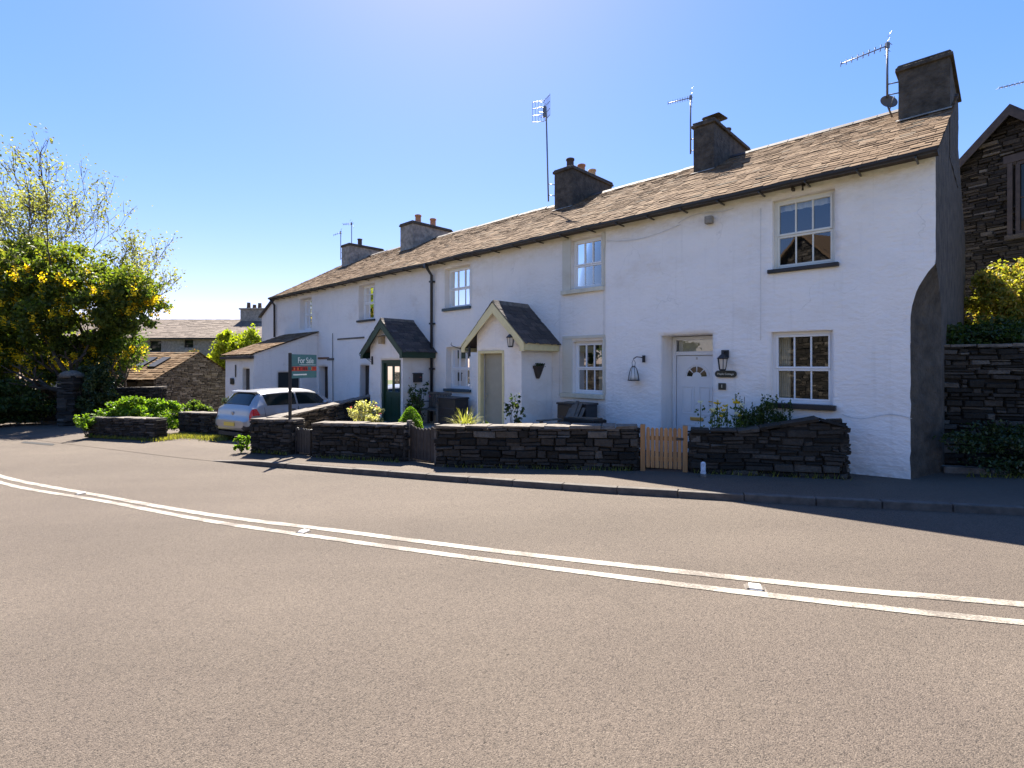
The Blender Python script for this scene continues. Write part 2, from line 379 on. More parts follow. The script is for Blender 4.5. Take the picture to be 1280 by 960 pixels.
# ------------------------------------------------------------------ ground, road, pavement
def sheet(name, pts, h, mat, kind='structure', hs=None):
    mb = MB(); mb.add([(x, y, gz(x, y, (hs[i] if hs else h))) for i, (x, y) in enumerate(pts)], [tuple(range(len(pts)))])
    return tag(mb.build(name, mat, origin=(0, 0, 0)), kind=kind)
mb = MB(); mb.add([(-500, -300, gz(-500, -300, -.30)), (500, -300, gz(500, -300, -.30)), (500, 700, gz(500, 700, -.30)), (-500, 700, gz(-500, 700, -.30))], [(0, 1, 2, 3)])
tag(mb.build('ground', 'verge', origin=(0, 0, 0)), kind='structure')

KERB = [(-110, 78), (-60, 45.5), (-30, 27.2), (-19.46, 19.9), (-15.6, 17.0), (-12.37, 15.05), (-7.95, 12.40), (-6.91, 11.84), (-5.48, 11.04), (-3.06, 9.87), (0, 8.46), (1.58, 7.78), (4.05, 6.87), (6.22, 6.20), (9, 5.42), (14, 4.1), (30, 0.2), (80, -13)]
def offs(line, d):
    out = []
    for i, p in enumerate(line):
        a = Vector(line[max(i - 1, 0)]); c = Vector(line[min(i + 1, len(line) - 1)]); t = (c - a).normalized()
        out.append((p[0] - t.y * d, p[1] + t.x * d))                 # +d: away from the road, towards the houses
    return out
def strip(name, la, lb, ha, hb, mats, kind='structure'):
    mb = MB()
    for i in range(len(la) - 1):
        a, b_, c, d = la[i], la[i + 1], lb[i + 1], lb[i]
        f = lambda p, h: (p[0], p[1], gz(p[0], p[1], h))
        mb.quad(f(a, ha), f(b_, ha), f(c, hb), f(d, hb))
    o = mb.build(name, mats, origin=(0, 0, 0)); return tag(o, kind=kind)
def dense(line, n=6):
    out = []
    for i in range(len(line) - 1):
        for k in range(n): out.append((line[i][0] + (line[i + 1][0] - line[i][0]) * k / n, line[i][1] + (line[i + 1][1] - line[i][1]) * k / n))
    return out + [line[-1]]
strip('road', offs(KERB, -8.4), offs(KERB, .05), -.10, -.10, 'road_asphalt')
strip('far_verge', offs(KERB, -30), offs(KERB, -8.4), .02, .02, 'verge')
# pavement with a raised kerb from the dropped driveway crossing rightwards
R_ = KERB[8:]; mb = MB()
RK = [(-6.95, 11.86)] + R_
A_, B_, C_ = RK, offs(RK, .13), offs(RK, .13)
rg = random.Random(3); xs = []
for i in range(len(RK) - 1):
    a, b_ = Vector(RK[i]), Vector(RK[i + 1]); L = (b_ - a).length; n = max(1, round(L / .9)); d = (b_ - a) / L; q_ = Vector((-d.y, d.x))
    for k in range(n):
        s0, s1 = L * k / n + .005, L * (k + 1) / n - .005; dz = rg.uniform(-.007, .004); do_ = rg.uniform(-.006, .006)
        h0 = -.09 + .09 * (s0 / L) if i == 0 else 0; h1 = -.09 + .09 * (s1 / L) if i == 0 else 0
        P = []
        for o_ in (0, .13):
            for ss, hh in ((s0, h0), (s1, h1)):
                p = a + d * ss + q_ * (o_ + do_); P += [G(p.x, p.y, -.25), G(p.x, p.y, hh + dz)]
        A0, A1, B0, B1, C0, C1, D0_, D1_ = P
        mb.add([A0, B0, B1, A1, C0, D0_, D1_, C1], [(0, 1, 2, 3), (3, 2, 6, 7), (0, 3, 7, 4), (1, 5, 6, 2), (4, 7, 6, 5)])
tag(mb.build('kerb', 'kerb_stone', origin=(0, 0, 0), bevel=.012), kind='structure')
strip('pavement', offs(R_, .13), offs(R_, 5.0), -.004, -.004, 'path_asphalt')
L_ = KERB[:9]
strip('driveway', L_, offs(L_, 1.0), -.094, -.03, 'path_asphalt')
strip('driveway_apron', offs(L_, 1.0), offs(L_, 9.0), -.03, -.012, 'path_asphalt')
# lower garden of the end cottage, and the level front gardens of the middle cottages held up by their walls
mb = MB(); pts = [T(0.6, .02, -.06), T(5.5, .02, -.06), Vector((2.2, 9.35, -.06)), Vector((5.0, 8.4, -.06))]
mb.add(pts, [(0, 1, 2, 3)]); tag(mb.build('garden_bed', 'soil', origin=(0, 0, 0)), kind='structure')
mb = MB(); ring = [T(5.5, .02, -.03), T(15.6, .02, -.03), Vector((-5.35, 14.6, -.03)), Vector((-5.5, 12.3, -.03)), Vector((-4.3, 11.75, -.03)), Vector((-2.2, 10.85, -.03)), Vector((-1.3, 10.2, -.03)), Vector((2.2, 9.35, -.03))]
mb.add(ring, [tuple(range(8))])
for i in range(8):
    a, b_ = ring[i], ring[(i + 1) % 8]
    mb.quad(a, b_, b_ - Vector((0, 0, .7)), a - Vector((0, 0, .7)))
tag(mb.build('garden_terrace', 'gravel', origin=(0, 0, 0)), kind='structure')
# bank behind the retaining wall on the right
mb = MB(); mb.add([(6.9, 9.05, 1.93), (9.5, 8.3, 1.93), (40, -1, 1.9), (60, 40, 4), (20, 45, 3), (12.4, 15, 1.95), (8.2, 10.6, 1.95)], [tuple(range(7))])
tag(mb.build('bank', 'soil', origin=(0, 0, 0)), kind='structure')

FAR = [(-40, 33.5), (-22, 19.6), (-14.6, 13.6), (-10.39, 10.48), (-6.62, 8.39), (-4.16, 7.10), (-2.13, 6.24), (-1.27, 5.86), (.16, 5.26), (1.72, 4.66), (2.82, 4.26), (3.92, 3.93), (8, 2.62), (20, -1)]
NEAR = [(-39.4, 32.7), (-21.4, 18.8), (-14.0, 12.85), (-9.64, 9.75), (-6.36, 8.05), (-3.95, 6.77), (-2.0, 5.89), (-1.2, 5.54), (.15, 4.97), (1.63, 4.37), (2.65, 3.99), (3.69, 3.64), (7.8, 2.34), (19.8, -1.3)]
def catmull(pts, n=8):
    out = []
    for i in range(len(pts) - 1):
        p = [Vector(pts[max(i - 1, 0)]), Vector(pts[i]), Vector(pts[i + 1]), Vector(pts[min(i + 2, len(pts) - 1)])]
        for k in range(n):
            t = k / n
            q = .5 * ((2 * p[1]) + (p[2] - p[0]) * t + (2 * p[0] - 5 * p[1] + 4 * p[2] - p[3]) * t * t + (3 * p[1] - p[0] - 3 * p[2] + p[3]) * t ** 3)
            out.append((q.x, q.y))
    return out + [pts[-1]]
mb = MB(); rg = random.Random(5)
for ln, half in ((FAR, .055), (NEAR, .050)):
    c = dense(catmull(ln, 6), 3); a = offs(c, half); b_ = offs(c, -half)
    a = [(x + rg.uniform(-.004, .004), y + rg.uniform(-.004, .004)) for x, y in a]; b_ = [(x + rg.uniform(-.004, .004), y + rg.uniform(-.004, .004)) for x, y in b_]
    for i in range(len(c) - 1): mb.quad(G(*a[i], -.095), G(*a[i + 1], -.095), G(*b_[i + 1], -.095), G(*b_[i], -.095))
tag(mb.build('road_markings', 'line_paint', origin=(0, 0, 0)), kind='structure')

# road studs between the white lines
st = thing('road_stud', 'white road stud between the double lines, nearest one on the right', 'road stud', G(2.04, 4.33, -.10), rad(-18), 'road studs between the double white lines')
mb = MB(); M_ = wm(st); mb.tf = lambda x, y, z: M_ @ Vector((x, y, z))
mb.prism([(-.075, -.05, .0), (.075, -.05, .0), (.062, -.045, .018), (-.062, -.045, .018)], (0, .10, 0)); mb.box(-.085, .085, -.058, .058, -.002, .006)
mb.build('stud_base', 'stone_cap', st, bevel=.003)
mb = MB(lambda x, y, z: M_ @ Vector((x, y, z))); mb.prism([(-.05, -.052, .008), (.05, -.052, .008), (.045, -.03, .026), (-.045, -.03, .026)], (0, .082, 0)); mb.build('reflector', 'stud_white', st, bevel=.002)
for (x, y, r, lb) in ((-2.50, 6.19, -25, 'white road stud between the double lines, the middle one of three'), (-7.2, 8.62, -32, 'flat dark road stud in the double lines, farthest left')):
    c = copy_tree(st); c.location = G(x, y, -.10); c.rotation_euler = (0, 0, rad(r)); c['label'] = lb

# ------------------------------------------------------------------ terrace
RW, RZ, EW, EZ = -3.9, 7.22, .24, 4.93
KS = (RZ - EZ) / (EW - RW)
def rz(w): return EZ + (EW - w) * KS if w > RW else RZ - (RW - w) * KS
def nz3(x, y, z, s): return noise.noise(Vector((x * s, y * s, z * s)))
def wall_disp(u, z): return .022 * nz3(u, z, 3.1, .9) + .011 * nz3(u, z * 1.4, 7.7, 3.2)
def facade(mb, u0, u1, z0, z1, ops, w=0, depth=.18, step=.10, edge=None, axis='u', disp=wall_disp, depths=None, topf=None):
    """lumpy wall sheet with true openings and reveals.  axis 'u': runs along the front at distance w; axis 'w': runs outwards at u = w"""
    def cuts(a, b, marks):
        ms = sorted(set([a, b] + [m for m in marks if a < m < b])); out = []
        for i in range(len(ms) - 1):
            n = max(1, round((ms[i + 1] - ms[i]) / step))
            out += [ms[i] + (ms[i + 1] - ms[i]) * k / n for k in range(n)]
        return out + [b]
    us = ([u0] if edge else []) + cuts(.07 if edge else u0, u1, [o[0] for o in ops] + [o[1] for o in ops]); zs = cuts(z0, z1, [o[2] for o in ops] + [o[3] for o in ops])
    idx = {}
    def vert(i, j):
        if (i, j) not in idx:
            a, z = us[i], zs[j]
            d = disp(a + (0 if axis == 'u' else 50), z)
            if edge and i == 0: a = edge(z)
            if topf: z = min(z, topf(a))
            idx[i, j] = mb.pt((a, w + d, z) if axis == 'u' else (w - d, a, z))
        return idx[i, j]
    inside = lambda a, z: any(o[0] < a < o[1] and o[2] < z < o[3] for o in ops)
    for i in range(len(us) - 1):
        for j in range(len(zs) - 1):
            if inside((us[i] + us[i + 1]) / 2, (zs[j] + zs[j + 1]) / 2): continue
            if topf and zs[j] >= max(topf(us[i]), topf(us[i + 1])): continue
            mb.f.append([vert(i, j), vert(i + 1, j), vert(i + 1, j + 1), vert(i, j + 1)]); mb.mi.append(0); mb.sm.append(True)
    for q, (a0, a1, b0, b1) in enumerate(ops):
        dp = depths[q] if depths else depth
        I = [i for i, a in enumerate(us) if a0 - 1e-6 <= a <= a1 + 1e-6]; J = [j for j, z in enumerate(zs) if b0 - 1e-6 <= z <= b1 + 1e-6]
        loop = [(i, J[0]) for i in I] + [(I[-1], j) for j in J[1:]] + [(i, J[-1]) for i in I[-2::-1]] + [(I[0], j) for j in J[-2:0:-1]]
        back = [mb.pt((us[i], w - dp, zs[j]) if axis == 'u' else (w + dp, us[i], zs[j])) for i, j in loop]
        fr_ = [vert(i, j) for i, j in loop]
        for k in range(len(loop)):
            n = (k + 1) % len(loop)
            mb.f.append([fr_[k], fr_[n], back[n], back[k]]); mb.mi.append(0); mb.sm.append(False)

def slates(mb, u0, u1, wtop, wbot, zf, rg, gauge=(.19, .11), wid=(.13, .28), lift=.020, sag=True, tf=T):
    """real overlapping slates laid in courses from eaves to ridge; zf(w) = roof height"""
    L = math.hypot(wbot - wtop, zf(wtop) - zf(wbot)); s = 0
    while s < L - .03:
        g = gauge[0] + (gauge[1] - gauge[0]) * s / L; e = min(s + g * 1.25, L)
        u = u0 - rg.uniform(0, .15)
        while u < u1:
            wd = rg.uniform(*wid); ua = max(u, u0); ub = min(u + wd - .006, u1)
            if ub - ua > .03:
                P = []
                lf = rg.uniform(.4, 1.3) * lift; sk = rg.uniform(-.02, .02)
                for (uu, ss, hh) in ((ua, s + rg.uniform(-.02, .012), lf), (ub, s + rg.uniform(-.02, .012) + sk, lf * rg.uniform(.6, 1.2)), (ub, e, .004), (ua, e, .004)):
                    w = wbot + (wtop - wbot) * ss / L; z = zf(w)
                    if sag: z += .035 * nz3(uu, w, 1.7, .55)
                    P.append(Vector((uu, w, z + hh)))
                nrm = Vector((0, 0, .018))
                mb.add([tuple(p) for p in P] + [tuple(p - nrm) for p in P], [(0, 1, 2, 3), (0, 4, 5, 1), (0, 3, 7, 4), (1, 5, 6, 2)])
            u += wd
        s += g
def stack(parent, u0, u1, w0, w1, zt, pots, mat, capm='stack_render'):
    mb = MB(T); zb = rz(w1) - .9
    rg = random.Random(int(u0 * 100))
    mb.grid(lambda a, c: (u0 + (u1 - u0) * a, w1, zb + (zt - zb) * c), 2, 8)
    n = 12
    per = [(u0, w1), (u1, w1), (u1, w0), (u0, w0)]
    def side(a, b_, m=6, k=10):
        mb.grid(lambda s, t: (a[0] + (b_[0] - a[0]) * s + .012 * nz3(a[0] + s * 3, t * 4, a[1], 2), a[1] + (b_[1] - a[1]) * s + .012 * nz3(a[1] + s * 3, t * 4, 5, 2), zb + (zt - .12 - zb) * t), m, k)
    for i in range(4): side(per[i], per[(i + 1) % 4])
    st_ = mb.build('chimney', mat, parent)
    mb = MB(T)
    mb.box(u0 - .05, u1 + .05, w0 - .05, w1 + .05, zt - .13, zt - .055, 0, .008, rg); mb.box(u0 - .02, u1 + .02, w0 - .02, w1 + .02, zt - .055, zt, 0, .012, rg)
    mb.build('chimney_cap', capm, st_, bevel=.015)
    for (uu, ww, h, r, pm) in pots:
        mb = MB(T); mb.lathe([(r * 1.1, -.03), (r * 1.12, .05), (r * .92, .07), (r * .86, h * .85), (r * 1.05, h * .87), (r * 1.05, h), (r * .8, h), (r * .75, h - .06)], (uu, ww, zt), 14)
        mb.build('chimney_pot', pm, st_)
    # lead flashing where the stack meets the slates
    mb = MB(T)
    mb.prism([(u0 - .03, w1 + .02, rz(w1) + .02), (u1 + .03, w1 + .02, rz(w1) + .02), (u1 + .03, w1 + .16, rz(w1 + .16) + .04), (u0 - .03, w1 + .16, rz(w1 + .16) + .04)], (0, 0, .012))
    mb.build('flashing', 'stack_pale', st_)
    return st_

def sash(parent, u0, u1, z0, z1, w=-.10, cols=3, frame='white_upvc', sill=None, sill_mat='black_sill', curtain=None, vent=False, TF=T, split=.5):
    f = MB(TF); fw = .05; d0, d1 = w - .06, w
    f.box(u0, u0 + fw, d0, d1, z0, z1); f.box(u1 - fw, u1, d0, d1, z0, z1); f.box(u0 + fw, u1 - fw, d0, d1, z1 - fw, z1); f.box(u0 + fw, u1 - fw, d0, d1, z0, z0 + fw)
    zm = z0 + (z1 - z0) * split
    a0, a1 = u0 + fw, u1 - fw
    # upper sash, 12 mm proud of the lower one
    def leafs(zb, zt, dd):
        s = .036
        f.box(a0 + .002, a0 + s, w - .05 + dd, w + .012 + dd, zb, zt); f.box(a1 - s, a1 - .002, w - .05 + dd, w + .012 + dd, zb, zt)
        f.box(a0 + s, a1 - s, w - .05 + dd, w + .012 + dd, zb, zb + s); f.box(a0 + s, a1 - s, w - .05 + dd, w + .012 + dd, zt - s, zt)
        for k in range(1, cols):
            c = a0 + s + (a1 - a0 - 2 * s) * k / cols
            f.box(c - .011, c + .011, w - .035 + dd, w + .003 + dd, zb + s, zt - s)
    leafs(zm - .018, z1 - fw - .002, .004); leafs(z0 + fw + .002, zm - .021, -.012)
    if vent:
        f.box(a0 + .04, a1 - .04, w - .03, w + .002, z1 - fw - .30, z1 - fw - .275)
    fo = f.build('window', frame, parent, bevel=.004)
    g = MB(TF); g.quad((a0, w - .028, z0 + fw), (a1, w - .028, z0 + fw), (a1, w - .028, z1 - fw), (a0, w - .028, z1 - fw)); g.build('pane', 'glass', fo)
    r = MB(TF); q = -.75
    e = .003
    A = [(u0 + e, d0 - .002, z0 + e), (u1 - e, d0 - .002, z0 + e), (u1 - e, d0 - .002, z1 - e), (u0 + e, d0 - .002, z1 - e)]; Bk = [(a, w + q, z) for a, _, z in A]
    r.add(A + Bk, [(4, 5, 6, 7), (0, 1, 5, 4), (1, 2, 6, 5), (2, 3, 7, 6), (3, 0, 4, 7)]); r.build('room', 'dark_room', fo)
    if curtain:
        c = MB(TF); (ca, cb, cm, cz0, cz1) = curtain
        n = 40
        c.grid(lambda s, t: (ca + (cb - ca) * s, w - .14 - .02 * math.sin(s * 34), cz0 + (cz1 - cz0) * t), n, 2); c.build('curtain', cm, fo)
    if sill:
        sb = MB(TF); sb.box(sill[0], sill[1], w + .014, sill[4] if len(sill) > 4 else .075, sill[2], sill[3]); sb.build('sill', sill_mat, fo, bevel=.008)
    return fo

def gutter(parent, u0, u1, w=.30, z=4.86):
    mb = MB(T); n = 24
    prof = [(-.05, .03), (-.045, -.012), (-.026, -.034), (0, -.040), (.026, -.034), (.045, -.012), (.05, .03)]
    P = [[(u0 + (u1 - u0) * i / n, w + a, z + b_ + .035 * nz3(u0 + (u1 - u0) * i / n, .3, 1.7, .55)) for a, b_ in prof] for i in range(n + 1)]
    for i in range(n):
        for k in range(len(prof) - 1): mb.quad(P[i][k], P[i + 1][k], P[i + 1][k + 1], P[i][k + 1])
    for i in range(1, n, 3): 
        u = u0 + (u1 - u0) * i / n; mb.box(u - .012, u + .012, .02, w + .06, z - .075, z - .05)
    mb.build('gutter', 'black_plastic', parent)
    mb = MB(T); mb.box(u0, u1, .035, .235, 4.845, 4.885); mb.build('eaves_board', 'dark_wood', parent)

def roof_shell(parent, u0, u1, seed, endcap=True):
    rg = random.Random(seed); mb = MB(T)
    slates(mb, u0, u1, RW, EW + .06, rz, rg)
    # roof deck below, and plain back slope
    mb.quad((u0, EW, rz(EW) - .03), (u1, EW, rz(EW) - .03), (u1, RW, rz(RW) - .03), (u0, RW, rz(RW) - .03))
    ub = max(u0, -.29); mb.quad((ub, RW, RZ), (u1, RW, RZ), (u1, -8.1, rz(-8.1)), (ub, -8.1, rz(-8.1)))
    ro = mb.build('roof', 'slate', parent)
    mb = MB(T); u = u0
    while u < u1 - .05:
        l = min(.45, u1 - u); s = .035 * nz3(u, RW, 1.7, .55) + rg.uniform(-.008, .008)
        mb.prism([(u, RW - .15, RZ - .06 + s), (u, RW, RZ + .05 + s), (u, RW + .15, RZ - .06 + s), (u, RW, RZ - .02 + s)], (l - .012, 0, 0)); u += l
    mb.build('ridge_tiles', 'slate_dark', ro)
    return ro

GRP = 'white cottages of the terrace'
def cottage(label, u0): 
    return thing('terraced_cottage', label, 'cottage', T(u0, 0, 0), THETA, GRP)
def shell(c, u0, u1, ops, mat, edge=None, depths=None, z0=-.75):
    mb = MB(T); facade(mb, u0, u1, z0, 4.92, ops, edge=edge, depths=depths)
    mb.quad((u0, -7.9, z0), (u1, -7.9, z0), (u1, -7.9, 4.9), (u0, -7.9, 4.9))
    return mb.build('front_wall', mat, c)

# --- end cottage (number 1)
A = cottage('bright white end cottage with the bare grey gable and white number 1 door', 0)
def edgeA(z):
    j = .010 * nz3(z * 5, 0, 4, 1) + .008 * nz3(z * 17, 2, 4, 1)
    if z > 3.26: return -.30 + j * .5
    if z < 2.45: return 0.0 + j
    t = (3.26 - z) / .81; return -.30 + .30 * (math.sin(t * math.pi / 2) ** .8) + j
A_OPS = [(1.0, 1.97, 3.45, 4.69), (1.03, 1.99, 1.05, 2.33), (3.05, 4.13, -.6, 2.355)]
shell(A, -.30, 5.5, A_OPS, 'render_bright', edgeA, [.18, .18, .58])
mb = MB(T)
def cut(z): return 0 if z > 3.26 else (.95 if z < 2.45 else .95 * math.sin((3.26 - z) / .81 * math.pi / 2) ** .8)
gd = lambda w, z: .0 * nz3(w, z, 9.3, 1.3)
mb.grid(lambda a, t: (-.30 + gd(a * 8, 5 * t), -(cut(-.75 + 5.65 * t) + (7.9 - cut(-.75 + 5.65 * t)) * a), -.75 + 5.65 * t), 40, 60)
mb.grid(lambda a, t: (-.30 + gd(a * 8, 5) * (1 - t), -7.9 * a, 4.9 + (max(4.91, rz(-7.9 * a) - .02) - 4.9) * t), 40, 14)
def cham(s, t):
    z = -.75 + 4.01 * t; e = edgeA(z); k = cut(z)
    return (e + (-.30 - e) * s + math.sin(math.pi * s) * (.03 * nz3(s * 3, z * 3, 1, 1) + .02 * nz3(s * 9, z * 9, 5, 1)), -k * s + .02 * nz3(s * 6, z * 6, 2, 1) * math.sin(math.pi * s) + (wall_disp(-.3, z) if s == 0 else 0), z)
mb.grid(cham, 10, 110)
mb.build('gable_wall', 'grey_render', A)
roof_shell(A, -.36, 5.5, 1)
gutter(A, -.34, 5.5)
stack(A, -.31, .46, -4.9, -2.6, 7.60, [(.07, -3.9, .2, .16, 'terracotta')], 'stack_render')
s_ = stack(A, 4.18, 4.70, -5.3, -2.8, 7.90, [(4.44, -3.5, .30, .12, 'pot_dark'), (4.44, -4.3, .28, .11, 'pot_dark')], 'stack_render')
mb = MB(T); mb.box(4.22, 4.66, -3.75, -3.2, 8.16, 8.20, 0, .03); mb.box(4.26, 4.62, -3.7, -3.25, 7.88, 8.0, 0, .03); mb.build('cowl_slab', 'slate_dark', s_)
sash(A, 1.0, 1.97, 3.45, 4.69, frame='aged_white', sill=(.94, 2.04, 3.385, 3.452), curtain=(1.05, 1.92, 'curtain_white', 4.52, 4.66))
sash(A, 1.03, 1.99, 1.07, 2.33, frame='white_upvc', sill=(.98, 2.05, .985, 1.072, .09), curtain=(1.74, 1.94, 'curtain_cream', 1.1, 2.28))
# door set deep in its reveal
DW = -.46
mb = MB(T)
for (a, b_, z0, z1) in ((3.06, 3.14, -.3, 2.34), (4.04, 4.12, -.3, 2.34), (3.14, 4.04, 1.95, 2.03), (3.14, 4.04, 2.27, 2.34)): mb.box(a, b_, DW - .08, DW, z0, z1)
fr_ = mb.build('door_frame', 'white_upvc', A, bevel=.006)
mb = MB(T); mb.quad((3.14, DW - .04, 2.03), (4.04, DW - .04, 2.03), (4.04, DW - .04, 2.27), (3.14, DW - .04, 2.27)); mb.build('fanlight_pane', 'glass', fr_)
mb = MB(T); mb.quad((3.10, DW - .07, 1.99), (4.0, DW - .07, 1.99), (4.0, DW - .07, 2.3), (3.10, DW - .07, 2.3)); mb.build('fanlight_blind', 'curtain_cream', fr_)
mb = MB(T); D0, D1 = 3.15, 4.03; df = DW - .035
mb.box(D0, D1, df - .05, df, -.3, 1.94)
dc = (D0 + D1) / 2
def raised(a, b_, z0, z1):
    for (p, q, r, s, e) in ((a, b_, z0, z0 + .02, 0), (a, b_, z1 - .02, z1, 0), (a, a + .02, z0 + .02, z1 - .02, 0), (b_ - .02, b_, z0 + .02, z1 - .02, 0)): mb.box(p, q, df + .001, df + .014, r, s)
    mb.box(a + .06, b_ - .06, df + .001, df + .010, z0 + .06, z1 - .06)
for (a, b_) in ((D0 + .11, dc - .05), (dc + .05, D1 - .11)): raised(a, b_, .72, 1.30); raised(a, b_, .02, .50)
# half-round moulding over the fan
for k in range(16):
    t0, t1 = math.pi * k / 16, math.pi * (k + 1) / 16
    mb.prism([(dc + .27 * math.cos(t0), df + .001, 1.50 + .27 * math.sin(t0)), (dc + .27 * math.cos(t1), df + .001, 1.50 + .27 * math.sin(t1)), (dc + .24 * math.cos(t1), df + .001, 1.50 + .24 * math.sin(t1)), (dc + .24 * math.cos(t0), df + .001, 1.50 + .24 * math.sin(t0))], (0, .014, 0))
do = mb.build('door', 'white_upvc', A, bevel=.003)
mb = MB(T)
for k in range(4):
    t0, t1 = math.pi * (k + .08) / 4, math.pi * (k + .92) / 4
    poly = [(dc + r * math.cos(t), df + .004, 1.50 + r * math.sin(t)) for r, ts in ((.215, (t0, (t0 + t1) / 2, t1)), (.10, (t1, (t0 + t1) / 2, t0))) for t in ts]
    mb.add(poly, [tuple(range(6))])
mb.build('fan_window', 'car_glass', do)
mb = MB(T); mb.box(dc - .14, dc + .14, df, df + .018, .585, .66); mb.build('letterbox', 'brass', do, bevel=.005)
mb = MB(T); mb.box(D0 + .03, D0 + .07, df, df + .012, .86, 1.06); mb.tube([(D0 + .05, df + .012, 1.0), (D0 + .05, df + .05, 1.0), (D0 + .17, df + .05, 1.0)], .010); mb.build('handle', 'brass', do)
mb = MB(T); mb.box(dc - .02, dc + .02, df, df + .006, 1.86, 1.91); mb.build('door_number', 'steel', do)
mb = MB(T)
cab = [(3.75 - .1 * i, .035 + .01 * math.sin(i), 4.62 + .06 * math.sin(i * .45) + .012 * i) for i in range(0, 12)]
for cb in (cab, [(5.45 - .25 * i, .03, 4.55 - .10 * math.sin(i * .5)) for i in range(8)], [(2.16, .03, 4.6 - .3 * i + .0) for i in range(9)], [(-.02 + .13 * i, .03, .93 + .05 * math.sin(i * .9)) for i in range(8)]):
    mb = MB(T); mb.tube(cb, .0045, 5); mb.build('cable', 'cable_grey', A)
mb = MB(T); mb.box(3.02, 3.16, .02, .14, 4.48, 4.62); mb.build('junction_box', 'stack_pale', A, bevel=.01)
mb = MB(T)
mb.box(1.60, 1.64, .0, .10, 4.78, 4.83); mb.tube([(1.45, .02, 4.84), (1.45, .13, 4.82), (1.45, .13, 4.73)], .02); mb.build('bracket', 'dark_wood', A)

# --- porches
def porch(c, u0, u1, wf, uc, ua, ub, zap, zev, wo, trim, wallm, dops, name_seed):
    rg = random.Random(name_seed)
    slope = (zap - zev) / (uc - ua)
    mb = MB(T)
    rl = lambda a: zap - .06 - abs(a - uc) * slope
    facade(mb, u0, u1, -.5, zap, [dops], w=wf, depth=.16, step=.11, topf=rl, disp=lambda a, z: .4 * wall_disp(a, z))
    facade(mb, 0.0, wf, -.5, zev + .12, [], w=u0, axis='w', disp=lambda a, z: .4 * wall_disp(a, z)); facade(mb, 0.0, wf, -.5, zev + .12, [], w=u1, axis='w', disp=lambda a, z: -.4 * wall_disp(a, z))
    po = mb.build('porch', wallm, c)
    mb = MB()
    for sgn, ue in ((-1, ua), (1, ub)):
        L = abs(ue - uc)
        def tf(a, b_, z, sgn=sgn): return T(uc + sgn * b_, a, z)
        m2 = MB(tf); slates(m2, 0.0, wo + .03, 0.0, L + .06, lambda b_: zap - b_ * slope, rg, (.16, .13), (.13, .26), .016, False)
        m2.quad((0, 0, zap - .025), (wo, 0, zap - .025), (wo, L, zap - .025 - L * slope), (0, L, zap - .025 - L * slope))
        k = len(mb.v); mb.v += m2.v; mb.f += [[i + k for i in f] for f in m2.f]; mb.mi += m2.mi; mb.sm += m2.sm
    mb.build('porch_roof', 'slate_dark', po)
    mb = MB(T); w = .0
    while w < wo: mb.prism([(uc - .11, w, zap - .10), (uc, w, zap + .035), (uc + .11, w, zap - .10), (uc, w, zap - .03)], (0, min(.32, wo + .03 - w) - .01, 0)); w += .32
    mb.build('porch_ridge', 'stone_cap', po)
    mb = MB(T); bw = .19
    for ue in (ua, ub):
        sg = 1 if ue > uc else -1
        mb.prism([(uc, wo, zap - .035), (ue, wo, zev - .035), (ue, wo, zev - .035 - bw * 1.05), (ue - sg * .13, wo, zev - .035 - bw * 1.05), (ue - sg * .13, wo, zev + .13 * slope - .035 - bw * 1.15), (uc, wo, zap - .035 - bw * 1.35)], (0, .025, 0))
        mb.box(ue - .012, ue + .012, .02, wo - .001, zev - .035 - bw * .95, zev - .035); mb.box(min(ue - sg * .012, ue - sg * .17), max(ue - sg * .012, ue - sg * .17), .02, wo - .002, zev - .045 - bw * .95, zev - .03 - bw * .95)
    mb.build('bargeboard', trim, po, bevel=.004)
    return po

B = cottage('white middle cottage with a slate-roofed porch trimmed in cream', 5.5)
B_OPS = [(5.60, 6.47, 3.54, 4.72), (5.57, 6.42, 1.06, 2.30), (10.13, 11.27, 3.44, 4.66), (10.13, 11.20, 1.02, 2.28)]
shell(B, 5.5, 11.8, B_OPS, 'render_white', depths=[.18, .18, .26, .28])
roof_shell(B, 5.5, 11.8, 2); gutter(B, 5.5, 11.74)
stack(B, 8.55, 9.25, -5.0, -2.8, 7.90, [(8.9, -3.15, .36, .13, 'pot_dark'), (8.9, -3.75, .34, .13, 'terracotta'), (8.9, -4.35, .34, .13, 'pot_buff')], 'stack_render')
sash(B, 5.60, 6.47, 3.54, 4.72, sill=(5.52, 6.74, 3.44, 3.542, .08), sill_mat='cream_sill', curtain=(5.66, 5.72, 'curtain_white', 3.6, 4.6))
sash(B, 5.57, 6.42, 1.07, 2.30, sill=(5.52, 6.75, .97, 1.072, .09), sill_mat='cream_sill', curtain=(5.63, 5.85, 'curtain_cream', 1.1, 2.25))
sash(B, 10.13, 11.27, 3.45, 4.66, w=-.18, sill=(10.06, 11.33, 3.37, 3.452), sill_mat='teal_sill')
sash(B, 10.13, 11.20, 1.03, 2.28, w=-.20, sill=(10.06, 11.26, .95, 1.032), sill_mat='teal_sill', curtain=(10.2, 10.36, 'curtain_cream', 1.1, 2.2))
mb = MB(T)
for (a, b_, z0, z1) in ((6.475, 6.72, 3.545, 4.76), (5.505, 5.595, 3.545, 4.76), (6.43, 6.72, 1.075, 2.36), (5.505, 5.565, 1.075, 2.36), (5.505, 6.72, 2.365, 2.44)):
    mb = MB(T); mb.box(a, b_, .0, .036, z0, z1, 0, .004); mb.build('window_surround', 'render_cream', B, bevel=.01)
pb = porch(B, 7.07, 8.60, 1.11, 7.86, 6.83, 9.0, 3.28, 2.30, 1.27, 'cream_paint', 'render_white', (7.68, 8.48, -.4, 2.07), 3)
mb = MB(T)
